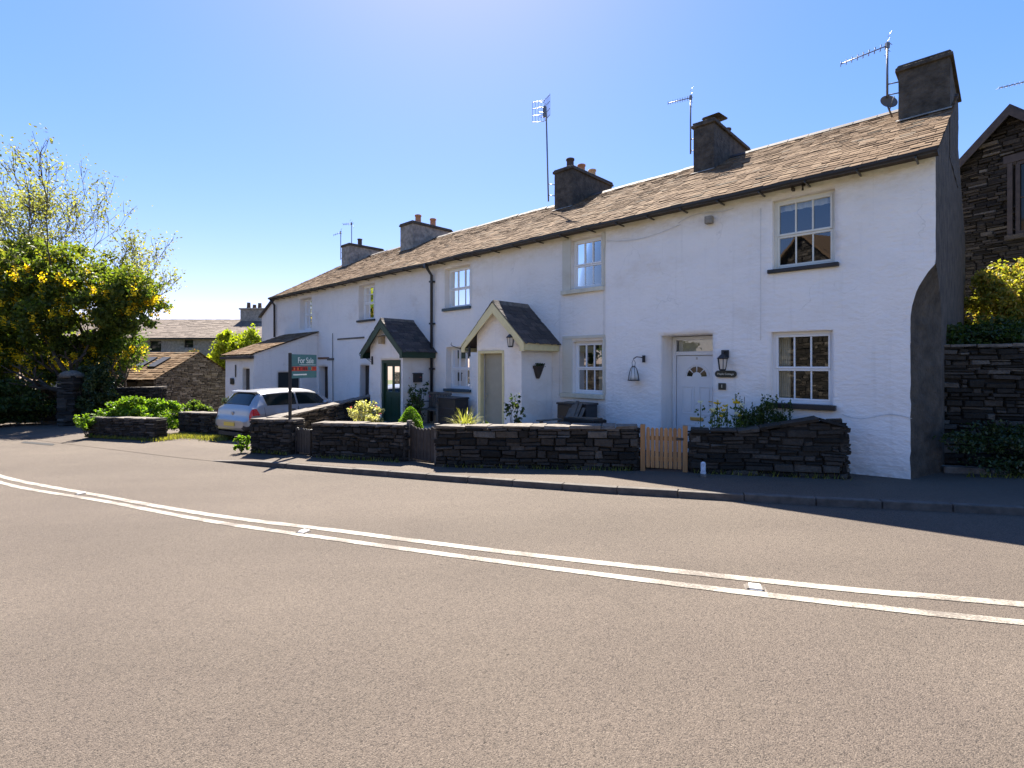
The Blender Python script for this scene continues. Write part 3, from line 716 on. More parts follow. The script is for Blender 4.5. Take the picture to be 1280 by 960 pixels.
for (a, b_, z0, z1) in ((7.64, 7.70, -.3, 2.10), (8.46, 8.55, -.3, 2.10), (7.70, 8.46, 2.03, 2.10)): mb.box(a, b_, 1.0, 1.125, z0, z1)
mb.build('porch_door_frame', 'cream_paint', pb, bevel=.005)
mb = MB(T); mb.box(7.70, 8.46, .93, .965, -.3, 2.03)
mb.tube([(8.38, .974, 1.0), (8.38, 1.02, 1.0), (8.30, 1.02, 1.0)], .012)
mb.build('porch_door', 'grey_green_paint', pb)
# rainwater pipe between the middle cottages
mb = MB(T); mb.tube([(11.80, .30, 4.82), (11.80, .28, 4.74), (11.80, .09, 4.52), (11.80, .09, 0)], .045, 10)
for z in (4.3, 3.0, 1.6, .4): mb.box(11.73, 11.87, .0, .14, z, z + .05)
mb.prism([(11.74, .24, 4.86), (11.86, .24, 4.86), (11.84, .24, 4.72), (11.76, .24, 4.72)], (0, .13, 0))
mb.build('downpipe', 'black_plastic', B)
for cb in ([(10.02, .03, 4.5 - .1 * i) for i in range(12)], [(5.52, .04, 4.4), (5.52, .04, 2.4)], [(6.78, .04, 3.4), (6.80, .04, 1.0)]):
    mb = MB(T); mb.tube(cb, .0045, 5); mb.build('cable', 'cable_grey', B)

C = cottage('dull white cottage with the dark green porch and green glazed door', 11.8)
C_OPS = [(15.23, 16.31, 3.38, 4.68), (15.60, 16.22, -.4, 1.73)]
shell(C, 11.8, 18.66, C_OPS, 'render_dull', depths=[.28, .3])
roof_shell(C, 11.8, 18.66, 3); gutter(C, 11.86, 18.66)
stack(C, 16.85, 17.75, -4.9, -2.8, 7.80, [(17.3, -3.4, .42, .14, 'terracotta'), (17.3, -4.2, .42, .14, 'terracotta')], 'stack_pale')
sash(C, 15.23, 16.31, 3.39, 4.68, w=-.20, sill=(15.15, 16.38, 3.32, 3.39), vent=True)
pc = porch(C, 11.92, 13.74, 1.06, 12.86, 11.70, 14.04, 3.17, 2.18, 1.22, 'green_paint', 'render_dull', (12.03, 13.12, -.4, 1.9), 4)
mb = MB(T)
for (a, b_, z0, z1) in ((12.04, 12.13, -.3, 1.89), (13.02, 13.11, -.3, 1.89), (12.13, 13.02, 1.80, 1.89)): mb.box(a, b_, .93, 1.03, z0, z1)
mb.build('porch_door_frame', 'green_paint', pc, bevel=.005)
mb = MB(T); mb.box(12.13, 13.02, .93, .97, -.3, .92)
for (a, b_) in ((12.13, 12.23), (12.53, 12.62), (12.92, 13.02)): mb.box(a, b_, .93, .97, .92, 1.80)
for (a, b_) in ((12.23, 12.53), (12.62, 12.92)): mb.box(a, b_, .93, .97, 1.70, 1.80); mb.box(a + .04, b_ - .04, .971, .98, .15, .75)
pd = mb.build('porch_door', 'green_paint', pc, bevel=.004)
mb = MB(T); mb.quad((12.22, .95, .91), (12.93, .95, .91), (12.93, .95, 1.71), (12.22, .95, 1.71)); mb.build('door_pane', 'glass', pc)
mb = MB(T); mb.quad((12.2, .90, .9), (12.95, .90, .9), (12.95, .90, 1.5), (12.2, .90, 1.5)); mb.build('door_curtain', 'grey_wood', pc)
mb = MB(T); mb.box(15.61, 16.21, -.26, -.22, -.4, 1.72); 
for k in range(3): mb.box(15.64 + .19 * k, 15.80 + .19 * k, -.219, -.205, .1, 1.65)
mb.build('side_door', 'dark_wood', C, bevel=.004)
mb = MB(T); mb.tube([(18.25, .04, 3.0), (18.25, .04, 2.4), (18.22, .04, .1)], .014, 6); mb.box(18.2, 18.75, .0, .03, 1.93, 2.02); mb.box(15.9, 17.9, .0, .022, 2.72, 2.78, 0, .006)
mb.build('ledge', 'grey_wood', C)

D = cottage('far left white cottage with a sloping-roofed lean-to behind the car', 18.66)
D_OPS = [(20.2, 21.33, 3.25, 4.62), (18.72, 19.5, -.5, 1.68)]
shell(D, 18.66, 23.9, D_OPS, 'render_dim', depths=[.3, .35])
roof_shell(D, 18.66, 23.98, 4); gutter(D, 18.66, 23.95)
stack(D, 22.1, 22.85, -4.7, -2.8, 7.72, [(22.5, -3.6, .38, .12, 'pot_dark')], 'stack_pale')
sash(D, 20.2, 21.33, 3.27, 4.62, w=-.23)
mb = MB(T); mb.box(18.73, 19.49, -.30, -.26, -.5, 1.67); mb.box(18.80, 19.40, -.259, -.245, .9, 1.6); mb.build('side_door', 'dark_wood', D, bevel=.004)
mb = MB(T); mb.box(18.6, 19.55, .0, .03, 1.98, 2.06, 0, .006); mb.build('lintel', 'rust_lintel', D)
mb = MB(T)
mb.add([(23.9, 0, -.75), (25.6, 0, -.75), (25.6, 0, 4.12), (23.9, 0, 4.88), (23.9, -7.9, -.75), (25.6, -7.9, -.75), (25.6, -7.9, 4.12), (23.9, -7.9, 4.88)], [(0, 1, 2, 3), (1, 5, 6, 2), (5, 4, 7, 6)])
ls = mb.build('end_outshut', 'render_dim', D)
mb = MB(T); mb.prism([(23.95, .12, 4.95), (25.72, .12, 4.16), (25.72, .12, 4.08), (23.95, .12, 4.87)], (0, -8.1, 0)); mb.build('outshut_roof', 'slate_dark', ls)
mb = MB(T); mb.quad((23.9, -.01, 4.8), (23.9, -7.9, 4.8), (23.9, -3.9, RZ - .05), (23.9, -3.9, RZ - .05)); mb.build('end_gable', 'render_dim', D)
mb = MB(T); mb.tube([(23.8, .30, 4.82), (23.8, .1, 4.55), (23.8, .1, 3.05)], .05, 8); mb.build('downpipe', 'black_plastic', D)
# lean-to
LU, LV, LW = 19.6, 22.75, 2.53
lz = lambda w: 3.14 - (w / LW) * .93
mb = MB(T)
facade(mb, 0.0, LW, -1.0, 3.2, [(.75, 1.62, .3, 1.45)], w=LU, axis='w', depth=.14, topf=lambda a: lz(a) - .05, disp=lambda a, z: .5 * wall_disp(a, z))
facade(mb, LU, LV, -1.0, 2.15, [(20.0, 20.75, -.6, 1.60)], w=LW, depth=.2, disp=lambda a, z: .5 * wall_disp(a, z))
facade(mb, 0.0, LW, -1.0, 3.2, [], w=LV, axis='w', topf=lambda a: lz(a) - .05)
lt = mb.build('lean_to', 'render_dull', D)
mb = MB(T); slates(mb, LU - .1, LV + .15, 0.0, LW + .16, lz, random.Random(9), (.22, .17), (.16, .34), .02, False)
mb.quad((LU - .1, 0, lz(0) - .03), (LV + .15, 0, lz(0) - .03), (LV + .15, LW + .12, lz(LW + .12) - .03), (LU - .1, LW + .12, lz(LW + .12) - .03)); mb.build('lean_to_roof', 'slate', lt)
mb = MB(T); mb.box(LU - .12, LV + .1, LW + .03, LW + .20, 1.98, 2.09); mb.build('lean_to_gutter', 'dark_wood', lt, bevel=.01)
mb = MB(T); mb.box(LU + .12, LU + .135, .75, 1.62, .3, 1.45); mb.build('boarded_window', 'plaque_dark', lt)
mb = MB(T); mb.box(20.0, 20.75, LW - .17, LW - .13, -.6, 1.6); mb.box(20.1, 20.65, LW - .129, LW - .115, .2, 1.5); mb.build('lean_to_door', 'dark_wood', lt)
mb = MB(T); mb.box(21.7, 22.05, LW + .02, LW + .05, .95, 1.2); mb.box(21.45, 21.5, LW + .02, LW + .045, 1.25, 1.75); mb.build('wall_plaque', 'plaque_dark', lt)

# ------------------------------------------------------------------ dry-stone walls
def stonework(mb, P, L, h, rg, ch=(.055, .15), ln=(.10, .46), prot=.045, inset=0.10, jit=.014):
    """courses of separate stones on a face. P(a, z, d) gives the point a along, z up, d out of the face; h(a) = top"""
    z = -.12; hm = max(h(L * k / 12) for k in range(13))
    while z < hm - .02:
        c = rg.uniform(*ch); a = -rg.uniform(0, .2)
        while a < L:
            l = rg.uniform(*ln); a0, a1 = max(a, 0), min(a + l, L)
            if a1 - a0 > .04:
                top = h((a0 + a1) / 2)
                if z < top - .015:
                  zt_ = min(z + c - .008, top)
                  spl = [(z, zt_)]
                  if zt_ - z > .075 and rg.random() < .45:
                      zs_ = z + (zt_ - z) * rg.uniform(.35, .65); spl = [(z, zs_ - .004), (zs_ + .004, zt_)]
                  elif zt_ - z > .05 and rg.random() < .12: spl = [(z, z + (zt_ - z) * .6)]
                  for zq, z1 in spl:
                    d = rg.uniform(.0, prot); g = rg.uniform(.003, .012)
                    wob = lambda x: .022 * nz3(x * 2.2, z * 3, L, 1) if z > 0 else 0
                    q = [(a0 + g, zq + wob(a0)), (a1 - g, zq + wob(a1)), (a1 - g, min(z1 + wob(a1), top)), (a0 + g, min(z1 + wob(a0), top))]
                    J = lambda: rg.uniform(-jit, jit) * 1.25
                    back = [P(x + J() * .5, y + J() * .5, -inset) for x, y in q]
                    fr1 = [(x + J() * .6, y + J() * .6) for x, y in q]
                    mid = [P(x, y, d * .4) for x, y in fr1]
                    cx = sum(x for x, y in fr1) / 4; cy = sum(y for x, y in fr1) / 4
                    k_ = .80
                    fro = [P(cx + (x - cx) * (1 - min(.25, .016 / max(.03, a1 - a0) * 2)) , cy + (y - cy) * k_, d + .012 + J() * .6) for x, y in fr1]
                    mb.add(back + mid + fro, [(0, 1, 5, 4), (1, 2, 6, 5), (2, 3, 7, 6), (3, 0, 4, 7), (4, 5, 9, 8), (5, 6, 10, 9), (6, 7, 11, 10), (7, 4, 8, 11), (8, 9, 10, 11)], 0)
            a += l
        z += c
def stone_wall(name, label, cat, p0, p1, h, seed, th=.36, group=None, cap=True, capm='stone_cap', stone='stone', batter=0.0, base=None, coping_h=.05):
    p0, p1 = Vector(p0), Vector(p1); d = (p1 - p0); L = d.length; d.normalize(); n = Vector((d.y, -d.x))   # n: towards the street
    rg = random.Random(seed); base = base or (lambda p: gz(p.x, p.y, -.03))
    root = thing(name, label, cat, (p0.x, p0.y, base(p0)), 0, group)
    mb = MB()
    hh = h if callable(h) else (lambda a: h)
    def Pf(a, z, o): p = p0 + d * a + n * (o - batter * z); return (p.x, p.y, base(p0 + d * a) + z)
    def Pb(a, z, o): p = p0 + d * (L - a) - n * (th + o); return (p.x, p.y, base(p) + z)
    def Pe0(a, z, o): p = p0 - n * (th - a) - d * o; return (p.x, p.y, base(p) + z)
    def Pe1(a, z, o): p = p1 - n * a + d * (o + .0); return (p.x, p.y, base(p) + z)
    stonework(mb, Pf, L, hh, rg); stonework(mb, Pb, L, lambda a: hh(L - a), rg)
    stonework(mb, Pe0, th, lambda a: hh(0), rg); stonework(mb, Pe1, th, lambda a: hh(L), rg)
    k = 10
    for i in range(k):
        a0, a1 = L * i / k + (.02 if i == 0 else 0), L * (i + 1) / k - (.02 if i == k - 1 else 0)
        def c(a, z, o): p = p0 + d * a - n * o; return (p.x, p.y, base(p) + z)
        z0, z1 = hh(a0) - .03, hh(a1) - .03
        q = [c(a0, -.2, .03), c(a1, -.2, .03), c(a1, z1, .03), c(a0, z0, .03), c(a0, -.2, th - .03), c(a1, -.2, th - .03), c(a1, z1, th - .03), c(a0, z0, th - .03)]
        mb.add(q, [(0, 1, 2, 3), (4, 7, 6, 5), (3, 2, 6, 7)], 1)
    mb.build('stonework', [stone, 'mortar'], root)
    if cap:
        mb = MB(); a = 0
        while a < L - .02:
            l = min(rg.uniform(.25, .6), L - a)
            if L - a - l < .12: l = L - a
            def c(a_, z, o): p = p0 + d * a_ + n * o; return (p.x, p.y, base(p0 + d * min(max(a_, 0), L)) + z)
            J = lambda s=.022: rg.uniform(-s, s)
            q = []
            for zz in (0.0, coping_h):
                for (aa, oo) in ((a + .005, .03), (a + l - .005, .03), (a + l - .005, -th - .02), (a + .005, -th - .02)):
                    q.append(c(aa + J(.006), hh(min(max(aa, 0), L)) + zz + J(.014), oo + J()))
            mb.add(q, [(0, 3, 2, 1), (4, 5, 6, 7), (0, 1, 5, 4), (1, 2, 6, 5), (2, 3, 7, 6), (3, 0, 4, 7)]); a += l
        mb.build('coping', capm, root, bevel=.008)
    return root
GW = 'stone walls fronting the gardens'
stone_wall('garden_wall', 'low dark stone wall in front of the cream porch, left of the pine gate', 'wall', (-1.46, 9.93), (2.22, 9.09), .76, 21, group=GW)
def hA(a):
    L = 2.33
    if a < .9: return .71
    if a < 1.6: return .71 + (a - .9) / .7 * .16
    if a < 2.15: return .87 + (a - 1.6) / .55 * .08
    return .95 - (a - 2.15) / .18 * .15
stone_wall('garden_wall', 'dark stone wall rising to meet the white end cottage, right of the pine gate', 'wall', (3.04, 8.80), (5.22, 8.02), hA, 22, group=GW, capm='stone', batter=.06)
stone_wall('garden_wall', 'dark stone wall in front of the green porch, right of the sign post', 'wall', (-4.45, 11.50), (-2.21, 10.57), .74, 23, group=GW)
stone_wall('garden_wall', 'short thick stone wall end just left of the sign post, beside the car', 'wall', (-6.36, 12.58), (-5.10, 11.95), .78, 24, group=GW)
stone_wall('garden_wall', 'pale-topped stone wall running back beside the silver car', 'wall', (-5.72, 12.62), (-4.75, 18.0), lambda a: .80 + .055 * a, 25, th=.3, group=GW)
stone_wall('garden_wall', 'sunlit low stone wall under the bright green hedge on the left', 'wall', (-14.0, 17.05), (-10.74, 15.5), .62, 26, group=GW, stone='stone')
stone_wall('garden_wall', 'low stone wall behind the rear of the silver car', 'wall', (-11.1, 17.2), (-8.9, 16.0), .70, 27, group=GW)
stone_wall('retaining_wall', 'tall dark retaining wall right of the grey gable', 'wall', (6.80, 8.98), (12.5, 7.32), 2.05, 28, th=.5, base=lambda p: 0.0, stone='stone')
stone_wall('boundary_wall', 'mossy dark boundary wall in the shade behind the gate pier', 'wall', (-29, 26.6), (-15.9, 23.3), 1.5, 29, group=GW)
# old gate pier under the tree on the left
t = thing('gate_pier', 'shaded round-topped stone gate pier under the big tree', 'pier', G(-18.75, 22.0))
mb = MB(); rg = random.Random(31); z = 0
while z < 2.0:
    c_ = rg.uniform(.09, .16)
    for q in range(4):
        a0 = q * math.pi / 2 + rg.uniform(-.2, .2)
        cx, cy = -18.75 + .22 * math.cos(a0 + .78), 22.0 + .22 * math.sin(a0 + .78)
        mb.box(cx - .2, cx + .2, cy - .2, cy + .2, gz(cx, cy) + z, gz(cx, cy) + z + c_ - .01, 0, .025, rg)
    z += c_
mb.build('stonework', 'stone', t, bevel=.015)
mb = MB(); mb.lathe([(.42, 0), (.45, .08), (.40, .2), (.25, .28), (.05, .32)], (-18.75, 22.0, gz(-18.75, 22.0, 2.0)), 14); mb.build('pier_cap', 'stone_cap', t)

# kerb-like stone edging at the foot of the right-hand hedge
mb = MB(); rg = random.Random(33); a = 0
while a < 5:
    l = rg.uniform(.4, .8); p = Vector((6.95, 8.30)) + Vector((.96, -.28)) * a
    q = p + Vector((.96, -.28)) * (l - .02)
    mb.prism([(p.x, p.y, -.1), (q.x, q.y, -.1), (q.x + .05, q.y + .18, -.1), (p.x + .05, p.y + .18, -.1)], (0, 0, rg.uniform(.18, .23))); a += l
tag(mb.build('stone_edging', 'stone_cap', bevel=.015), 'low pale stone edging along the foot of the dark hedge', 'edging')

# ------------------------------------------------------------------ gates
def gate(label, p0, p1, h, mat, postm, seed, bars, hardware='black_iron', curve=0, post=.09, zb=.06, posts=True):
    p0, p1 = Vector(p0), Vector(p1); d = (p1 - p0); L = d.length; d.normalize(); n = Vector((d.y, -d.x)); rg = random.Random(seed)
    base = gz(p0.x, p0.y)
    g = thing('garden_gate', label, 'gate', (p0.x, p0.y, base), 0, 'garden gates')
    def tf(a, o, z): p = p0 + d * a + n * o; return Vector((p.x, p.y, base + z))
    mb = MB(tf); a = post + .01; wd = (L - 2 * post - .02) / bars
    hh = lambda a: h + curve * ((2 * a / L - 1) ** 2)
    for k in range(bars):
        x0, x1 = a + .007, a + wd - .007
        z1 = hh((x0 + x1) / 2) + rg.uniform(-.008, .008)
        mb.prism([(x0, .03, zb), (x1, .03, zb), (x1, .03, z1 - .03), ((x0 + x1) / 2 + wd * .18, .03, z1), ((x0 + x1) / 2 - wd * .18, .03, z1), (x0, .03, z1 - .03)], (0, -.022, 0)); a += wd
    mb.build('pales', mat, g)
    for z in (zb + .12, h - .22): mb = MB(tf); mb.box(post + .012, L - post - .012, -.03, .006, z, z + .07); mb.build('rail', mat, g)
    if posts:
        for x in (0, L - post):
            mb = MB(tf); mb.box(x + .004, x + post - .004, -.05, .045, -.1, h + .03 + curve); mb.build('post', postm, g, bevel=.008)
    mb = MB(tf); mb.box(L - post - .10, L - post + .03, .031, .045, h - .2, h - .16); mb.build('latch', hardware, g)
    return g
gate('honey-coloured pine picket gate in the wall of the end cottage', (2.26, 9.10), (3.02, 8.86), .76, 'pine', 'pine', 41, 8, curve=.02)
gate('dark timber gate with a dipped top before the green-porch garden', (-2.17, 10.78), (-1.44, 10.12), .70, 'dark_wood', 'grey_wood', 42, 7, curve=.10)
g = gate('narrow black iron gate beside the for-sale sign post', (-5.02, 12.02), (-4.52, 11.66), .62, 'black_iron', 'black_iron', 43, 5, curve=-.04, post=.04)

# ------------------------------------------------------------------ signs, lamps and small fixtures
# for-sale board on its post
sp = Vector((-5.17, 12.02)); sd = Vector((.20, .98)).normalized(); sn = Vector((sd.y, -sd.x))
t = thing('estate_agent_sign', 'teal For Sale board on a black post by the stone wall', 'sign', G(sp.x, sp.y))
mb = MB(); mb.box(sp.x - .03, sp.x + .03, sp.y - .03, sp.y + .03, gz(sp.x, sp.y, -.1), 2.03); mb.build('post', 'black_iron', t, bevel=.006)
def SB(a, o, z): p = sp + sd * (a + .05) + sn * o; return Vector((p.x, p.y, z))
mb = MB(SB); mb.box(0, 1.02, -.006, .006, 1.71, 2.0); mb.box(0, 1.02, -.006, .006, 1.43, 1.60); bo = mb.build('board', 'sign_teal', t)
mb = MB(SB); mb.box(0, 1.02, -.005, .005, 1.602, 1.708); mb.build('name_band', 'sign_red', t)
mb = MB(SB); rg = random.Random(2)
for k in range(14):
    if 9 <= k < 11: continue
    mb.box(.015 + .07 * k, .015 + .07 * k + rg.uniform(.025, .05), .0055, .008, 1.612 + rg.uniform(0, .02), 1.70 - rg.uniform(0, .03), rg.choice((0, 0, 1, 2)))
mb.box(.64, .79, .0055, .008, 1.612, 1.70, 3)
mb.build('picture_tiles', ['sign_dark', 'sign_orange', 'sign_red', 'sign_teal'], t)
text('lettering', 'For Sale', .20, 'sign_white', t, SB(.56, .009, 1.85), (sd.x, sd.y, 0), (0, 0, 1))
mb = MB(SB); mb.box(.30, .98, .0062, .008, 1.745, 1.755); mb.box(.06, .6, .0062, .008, 1.50, 1.53); mb.build('fine_print', 'sign_white', t)

def on_wall(name, label, cat, u, w, z, group=None): return thing(name, label, cat, T(u, w, z), THETA, group)
# carriage lantern by the white door
def lantern(label, u, w, z, TF=T, s=1.0, root=None):
    t = thing('wall_lantern', label, 'lantern', TF(u, w, z), THETA, 'outside wall lanterns')
    mb = MB(TF); mb.box(u - .07 * s, u + .07 * s, w + .0, w + .03, z + .12 * s, z + .27 * s); mb.tube([(u, w + .03, z + .22 * s), (u, w + .10, z + .24 * s), (u, w + .14, z + .20 * s)], .014 * s, 8)
    mb.build('bracket', 'black_iron', t, bevel=.006)
    c = w + .14; mb = MB(TF)
    mb.lathe([(.105 * s, .10 * s), (.11 * s, .112 * s), (.05 * s, .17 * s), (.02 * s, .19 * s), (.012 * s, .21 * s)], (u, c, z), 6, smooth=False)
    mb.lathe([(.055 * s, -.12 * s), (.065 * s, -.10 * s), (.06 * s, -.09 * s)], (u, c, z), 6, smooth=False)
    for k in range(6):
        a = math.pi * k / 3; mb.tube([(u + .088 * s * math.cos(a), c + .088 * s * math.sin(a), z + .10 * s), (u + .06 * s * math.cos(a), c + .06 * s * math.sin(a), z - .10 * s)], .0075 * s, 4)
    mb.build('frame', 'black_iron', t)
    mb = MB(TF); mb.lathe([(.056 * s, -.09 * s), (.082 * s, .098 * s)], (u, c, z), 6, smooth=False); mb.build('lamp_glass', 'lamp_glass', t)
    return t
lantern('black lantern with pale glass above the house name plaque', 2.80, .02, 1.76)
lantern('small black lantern on the cream porch gable', 7.27, 1.13, 2.28)
t = on_wall('hanging_lantern', 'white wire cage lantern hanging from a black hook on the white wall', 'lantern', 4.62, 0, 1.6)
mb = MB(T); mb.box(4.49, 4.55, .02, .05, 1.80, 1.95); mb.tube([(4.52, .05, 1.90), (4.54, .13, 1.91), (4.62, .16, 1.92), (4.69, .16, 1.88)], .012, 6); mb.build('hook', 'black_iron', t)
mb = MB(T); c = (4.69, .16)
for k in range(8):
    a = math.pi * k / 4
    mb.tube([(c[0] + r * math.cos(a), c[1] + r * math.sin(a), z) for r, z in ((.03, 1.72), (.07, 1.66), (.10, 1.55), (.12, 1.42))], .005, 4)
for r, z in ((.032, 1.72), (.125, 1.42)): mb.tube([(c[0] + r * math.cos(k * math.pi / 8), c[1] + r * math.sin(k * math.pi / 8), z) for k in range(17)], .008, 4, cap=False)
mb.tube([(c[0] - .03, c[1], 1.72), (c[0] - .04, c[1], 1.80), (c[0], c[1], 1.87), (c[0] + .04, c[1], 1.80), (c[0] + .03, c[1], 1.72)], .006, 4); mb.lathe([(.125, -.01), (.125, .01)], (c[0], c[1], 1.42), 14); mb.build('cage', 'black_iron', t)
mb = MB(T); mb.lathe([(.085, 1.43), (.082, 1.5), (.075, 1.6), (.04, 1.67), (.02, 1.69)], (c[0], c[1], 0), 14); mb.build('lamp_glass', 'curtain_white', t)
# house name and number
t = on_wall('name_plaque', 'dark oval-ended house name plaque beside the white door', 'plaque', 2.79, 0, 1.5)
mb = MB(T); pts = []
for k in range(9): a = math.pi / 2 + math.pi * k / 8; pts.append((2.93 - .0 - .065 * math.cos(a) * 1 + 0, .02, 1.575 + .065 * math.sin(a)))
pts2 = [(2.65 + .065 * math.cos(math.pi / 2 + math.pi * k / 8), .02, 1.575 - .065 * math.sin(math.pi / 2 + math.pi * k / 8)) for k in range(9)]
mb.prism(pts + pts2, (0, .025, 0)); mb.build('plate', 'plaque_dark', t, bevel=.004)
text('lettering', 'Maple Cottage', .052, 'letter_cream', t, T(2.79, .047, 1.575), T(0, 0, 0) - T(1, 0, 0), (0, 0, 1))
t = on_wall('number_plaque', 'small black square plaque with the number 1 below the name plaque', 'plaque', 2.86, 0, 1.28)
mb = MB(T); mb.box(2.79, 2.93, .015, .04, 1.275, 1.40); mb.build('plate', 'plaque_dark', t, bevel=.004)
text('numeral', '1', .09, 'letter_cream', t, T(2.86, .042, 1.338), T(0, 0, 0) - T(1, 0, 0), (0, 0, 1))
# half-basket planter on the porch side, letterbox, bird box, brackets
def PW(o, a, z): return T(7.07 - a, o, z)          # side wall of the cream porch: o outwards from the front, a off the wall
t = thing('wall_planter', 'dark half-bowl planter on the side of the cream porch', 'planter', T(7.07, .55, 1.55), THETA)
mb = MB(PW)
n = 10
prof = [(.05, 1.42), (.09, 1.50), (.13, 1.60), (.16, 1.68), (.175, 1.70), (.175, 1.725)]
mb.grid(lambda s, q: (.55 + .0 + prof[int(round(q * 5))][0] * math.cos(math.pi * s), .01 + prof[int(round(q * 5))][0] * math.sin(math.pi * s) * .8, prof[int(round(q * 5))][1]), 12, 5); mb.box(.38, .72, .004, .02, 1.66, 1.73); mb.build('bowl', 'dark_wood', t)
mb = MB(); rg = random.Random(6)
for k in range(140): mb.leaf(T(7.07 - rg.uniform(.02, .14), .55 + rg.uniform(-.15, .15), 1.73 + rg.uniform(-.02, .05)), .05, rg)
mb.build('planting', 'leaf_ivy', t)
t = thing('post_box', 'small black letterbox on the side wall of the green porch', 'letterbox', T(11.92, .55, 1.2), THETA)
mb = MB(lambda o, a, z: T(11.92 - a, o, z)); mb.box(.42, .70, .005, .10, 1.22, 1.48); mb.prism([(.40, .0, 1.48), (.72, .0, 1.48), (.72, .13, 1.46), (.40, .13, 1.46)], (0, 0, .025)); mb.build('box', 'black_iron', t, bevel=.006)
t = thing('bird_box', 'little wooden bird box in the gable of the green porch', 'bird box', T(12.93, 1.06, 2.4), THETA)
mb = MB(T); mb.box(12.86, 13.02, 1.08, 1.22, 2.40, 2.62); mb.build('box', 'bird_wood', t, bevel=.004)
mb = MB(T); mb.prism([(12.84, 1.07, 2.66), (13.04, 1.07, 2.66), (13.04, 1.26, 2.615), (12.84, 1.26, 2.615)], (0, 0, .015)); mb.build('lid', 'dark_wood', t)
mb = MB(T); mb.lathe([(.024, 0), (.024, .004)], (12.94, 1.2185, 2.52), 10); mb.build('entrance', 'black_iron', t)
for (u, w, z, lb) in ((9.02, 1.24, 2.12, 'black hanging-basket bracket on the left corner of the cream porch'), (13.85, 1.10, 1.92, 'black hanging-basket bracket left of the green porch door')):
    t = thing('basket_bracket', lb, 'bracket', T(u, w - .1, z), THETA, 'wrought iron hanging-basket brackets')
    mb = MB(T); mb.tube([(u - .25, w - .02, z), (u, w, z + .02), (u + .28, w + .10, z + .12), (u + .33, w + .10, z + .16), (u + .30, w + .10, z + .2)], .010, 6); mb.tube([(u - .24, w - .02, z - .10), (u, w, z + .01)], .008, 5); mb.box(u - .27, u - .23, w - .05, w + .0, z - .16, z + .1); mb.build('arm', 'black_iron', t)

# aerials and dish
AG = 'television aerials on the roofs'
def yagi(label, foot, top, tip, n=9, el=.16, m='aerial_metal', brace=None):
    t = thing('tv_aerial', label, 'aerial', foot, 0, AG)
    mb = MB(); mb.tube([foot, top], .020, 8)
    if brace:
        for f in (.05, .25):
            q = Vector(foot) + (Vector(top) - Vector(foot)) * f; mb.tube([q, brace[0] + Vector((0, 0, q.z - brace[0].z))], .012, 6)
    mb.build('mast', m, t)
    b0 = Vector(foot) + (Vector(top) - Vector(foot)) * .97; b1 = Vector(tip); d = b1 - b0; side = d.cross(Vector((0, 0, 1))).normalized()
    mb = MB(); mb.tube([b0 - d * .06, b1], .011, 6)
    vert = Vector((0, 0, 1))
    for k in range(n):
        p = b0 + d * (.14 + .86 * k / (n - 1)); e = el * (1.0 - .25 * k / n)
        mb.tube([p - side * e + vert * .0, p + side * e], .006, 4); mb.tube([p - vert * e * .45, p + vert * e * .45], .005, 4)
    for sgn in (-1, 1):
        for q in (-.5, 0, .5): mb.tube([b0 + vert * (.14 * sgn) + side * (q * .5) - d.normalized() * .05, b0 + vert * (.05 * sgn) + side * (q * .5) + d.normalized() * .02], .005, 4)
    mb.box(b0.x - .03, b0.x + .03, b0.y - .03, b0.y + .03, b0.z - .06, b0.z + .06)
    mb.build('antenna', m, t)
    return t
yagi('tall aerial with a sloping boom on the gable chimney', T(.66, -2.75, 7.10), T(.66, -2.75, 8.18), T(1.42, -2.55, 8.0), 8, .14, brace=(T(.46, -2.8, 7.2),))
yagi('comb-like aerial on a mast beside the broad dark chimney', T(4.85, -2.95, 7.22), T(4.85, -2.95, 8.72), T(5.35, -2.7, 8.62), 9, .12, brace=(T(4.70, -3.0, 7.3),))
yagi('thin aerial at the far left chimney, the taller of two', T(22.6, -3.2, 7.66), T(22.6, -3.2, 8.85), T(22.9, -2.9, 8.78), 5, .18)
yagi('thin aerial on the left side of the far left chimney, the shorter', T(22.95, -2.8, 7.0), T(22.95, -2.8, 8.40), T(23.1, -2.5, 8.2), 4, .16, brace=(T(22.85, -2.85, 7.1),))
yagi('aerial reaching in above the stone house roof at the right edge', Vector((14.6, 14.4, 8.6)), Vector((14.6, 14.4, 9.75)), Vector((13.5, 14.3, 9.42)), 7, .12)
t = thing('tv_aerial', 'grid-shaped aerial on the tallest mast beside the three-pot chimney', 'aerial', T(9.46, -2.75, 7.1), 0, AG)
mb = MB(T); mb.tube([(9.46, -2.75, 6.95), (9.56, -2.75, 10.0)], .024, 8)
for z in (7.15, 7.5): mb.tube([(9.46, -2.75, z), (9.25, -2.85, z - .05)], .013, 6)
mb.build('mast', 'aerial_metal', t)
mb = MB(T)
c0 = Vector((9.555, -2.68, 9.85))
for sgn in (-1, 1):
    d = Vector((.36 * sgn, .10 * (1) + .08, .0)); 
    q = lambda s, z: tuple(c0 + d * s + Vector((0, 0, z)))
    for z in (-.34, -.12, .12, .34): mb.tube([q(.06, z * 1.0), q(1.0, z * .92)], .010, 4)
    for s in (.06, .30, .53, .77, 1.0): mb.tube([q(s, -.34), q(s, .34)], .008, 4)
for z in (-.24, -.08, .08, .24): mb.tube([tuple(c0 + Vector((-.14, .12, z + .05))), tuple(c0 + Vector((0, .05, z))), tuple(c0 + Vector((.14, .12, z + .05)))], .008, 4)
mb.box(c0.x - .04, c0.x + .04, c0.y - .03, c0.y + .05, c0.z - .2, c0.z + .12)
mb.build('antenna', 'aerial_metal', t)
t = thing('satellite_dish', 'small grey satellite dish at the foot of the gable chimney', 'dish', T(.75, -3.0, 6.85), THETA)
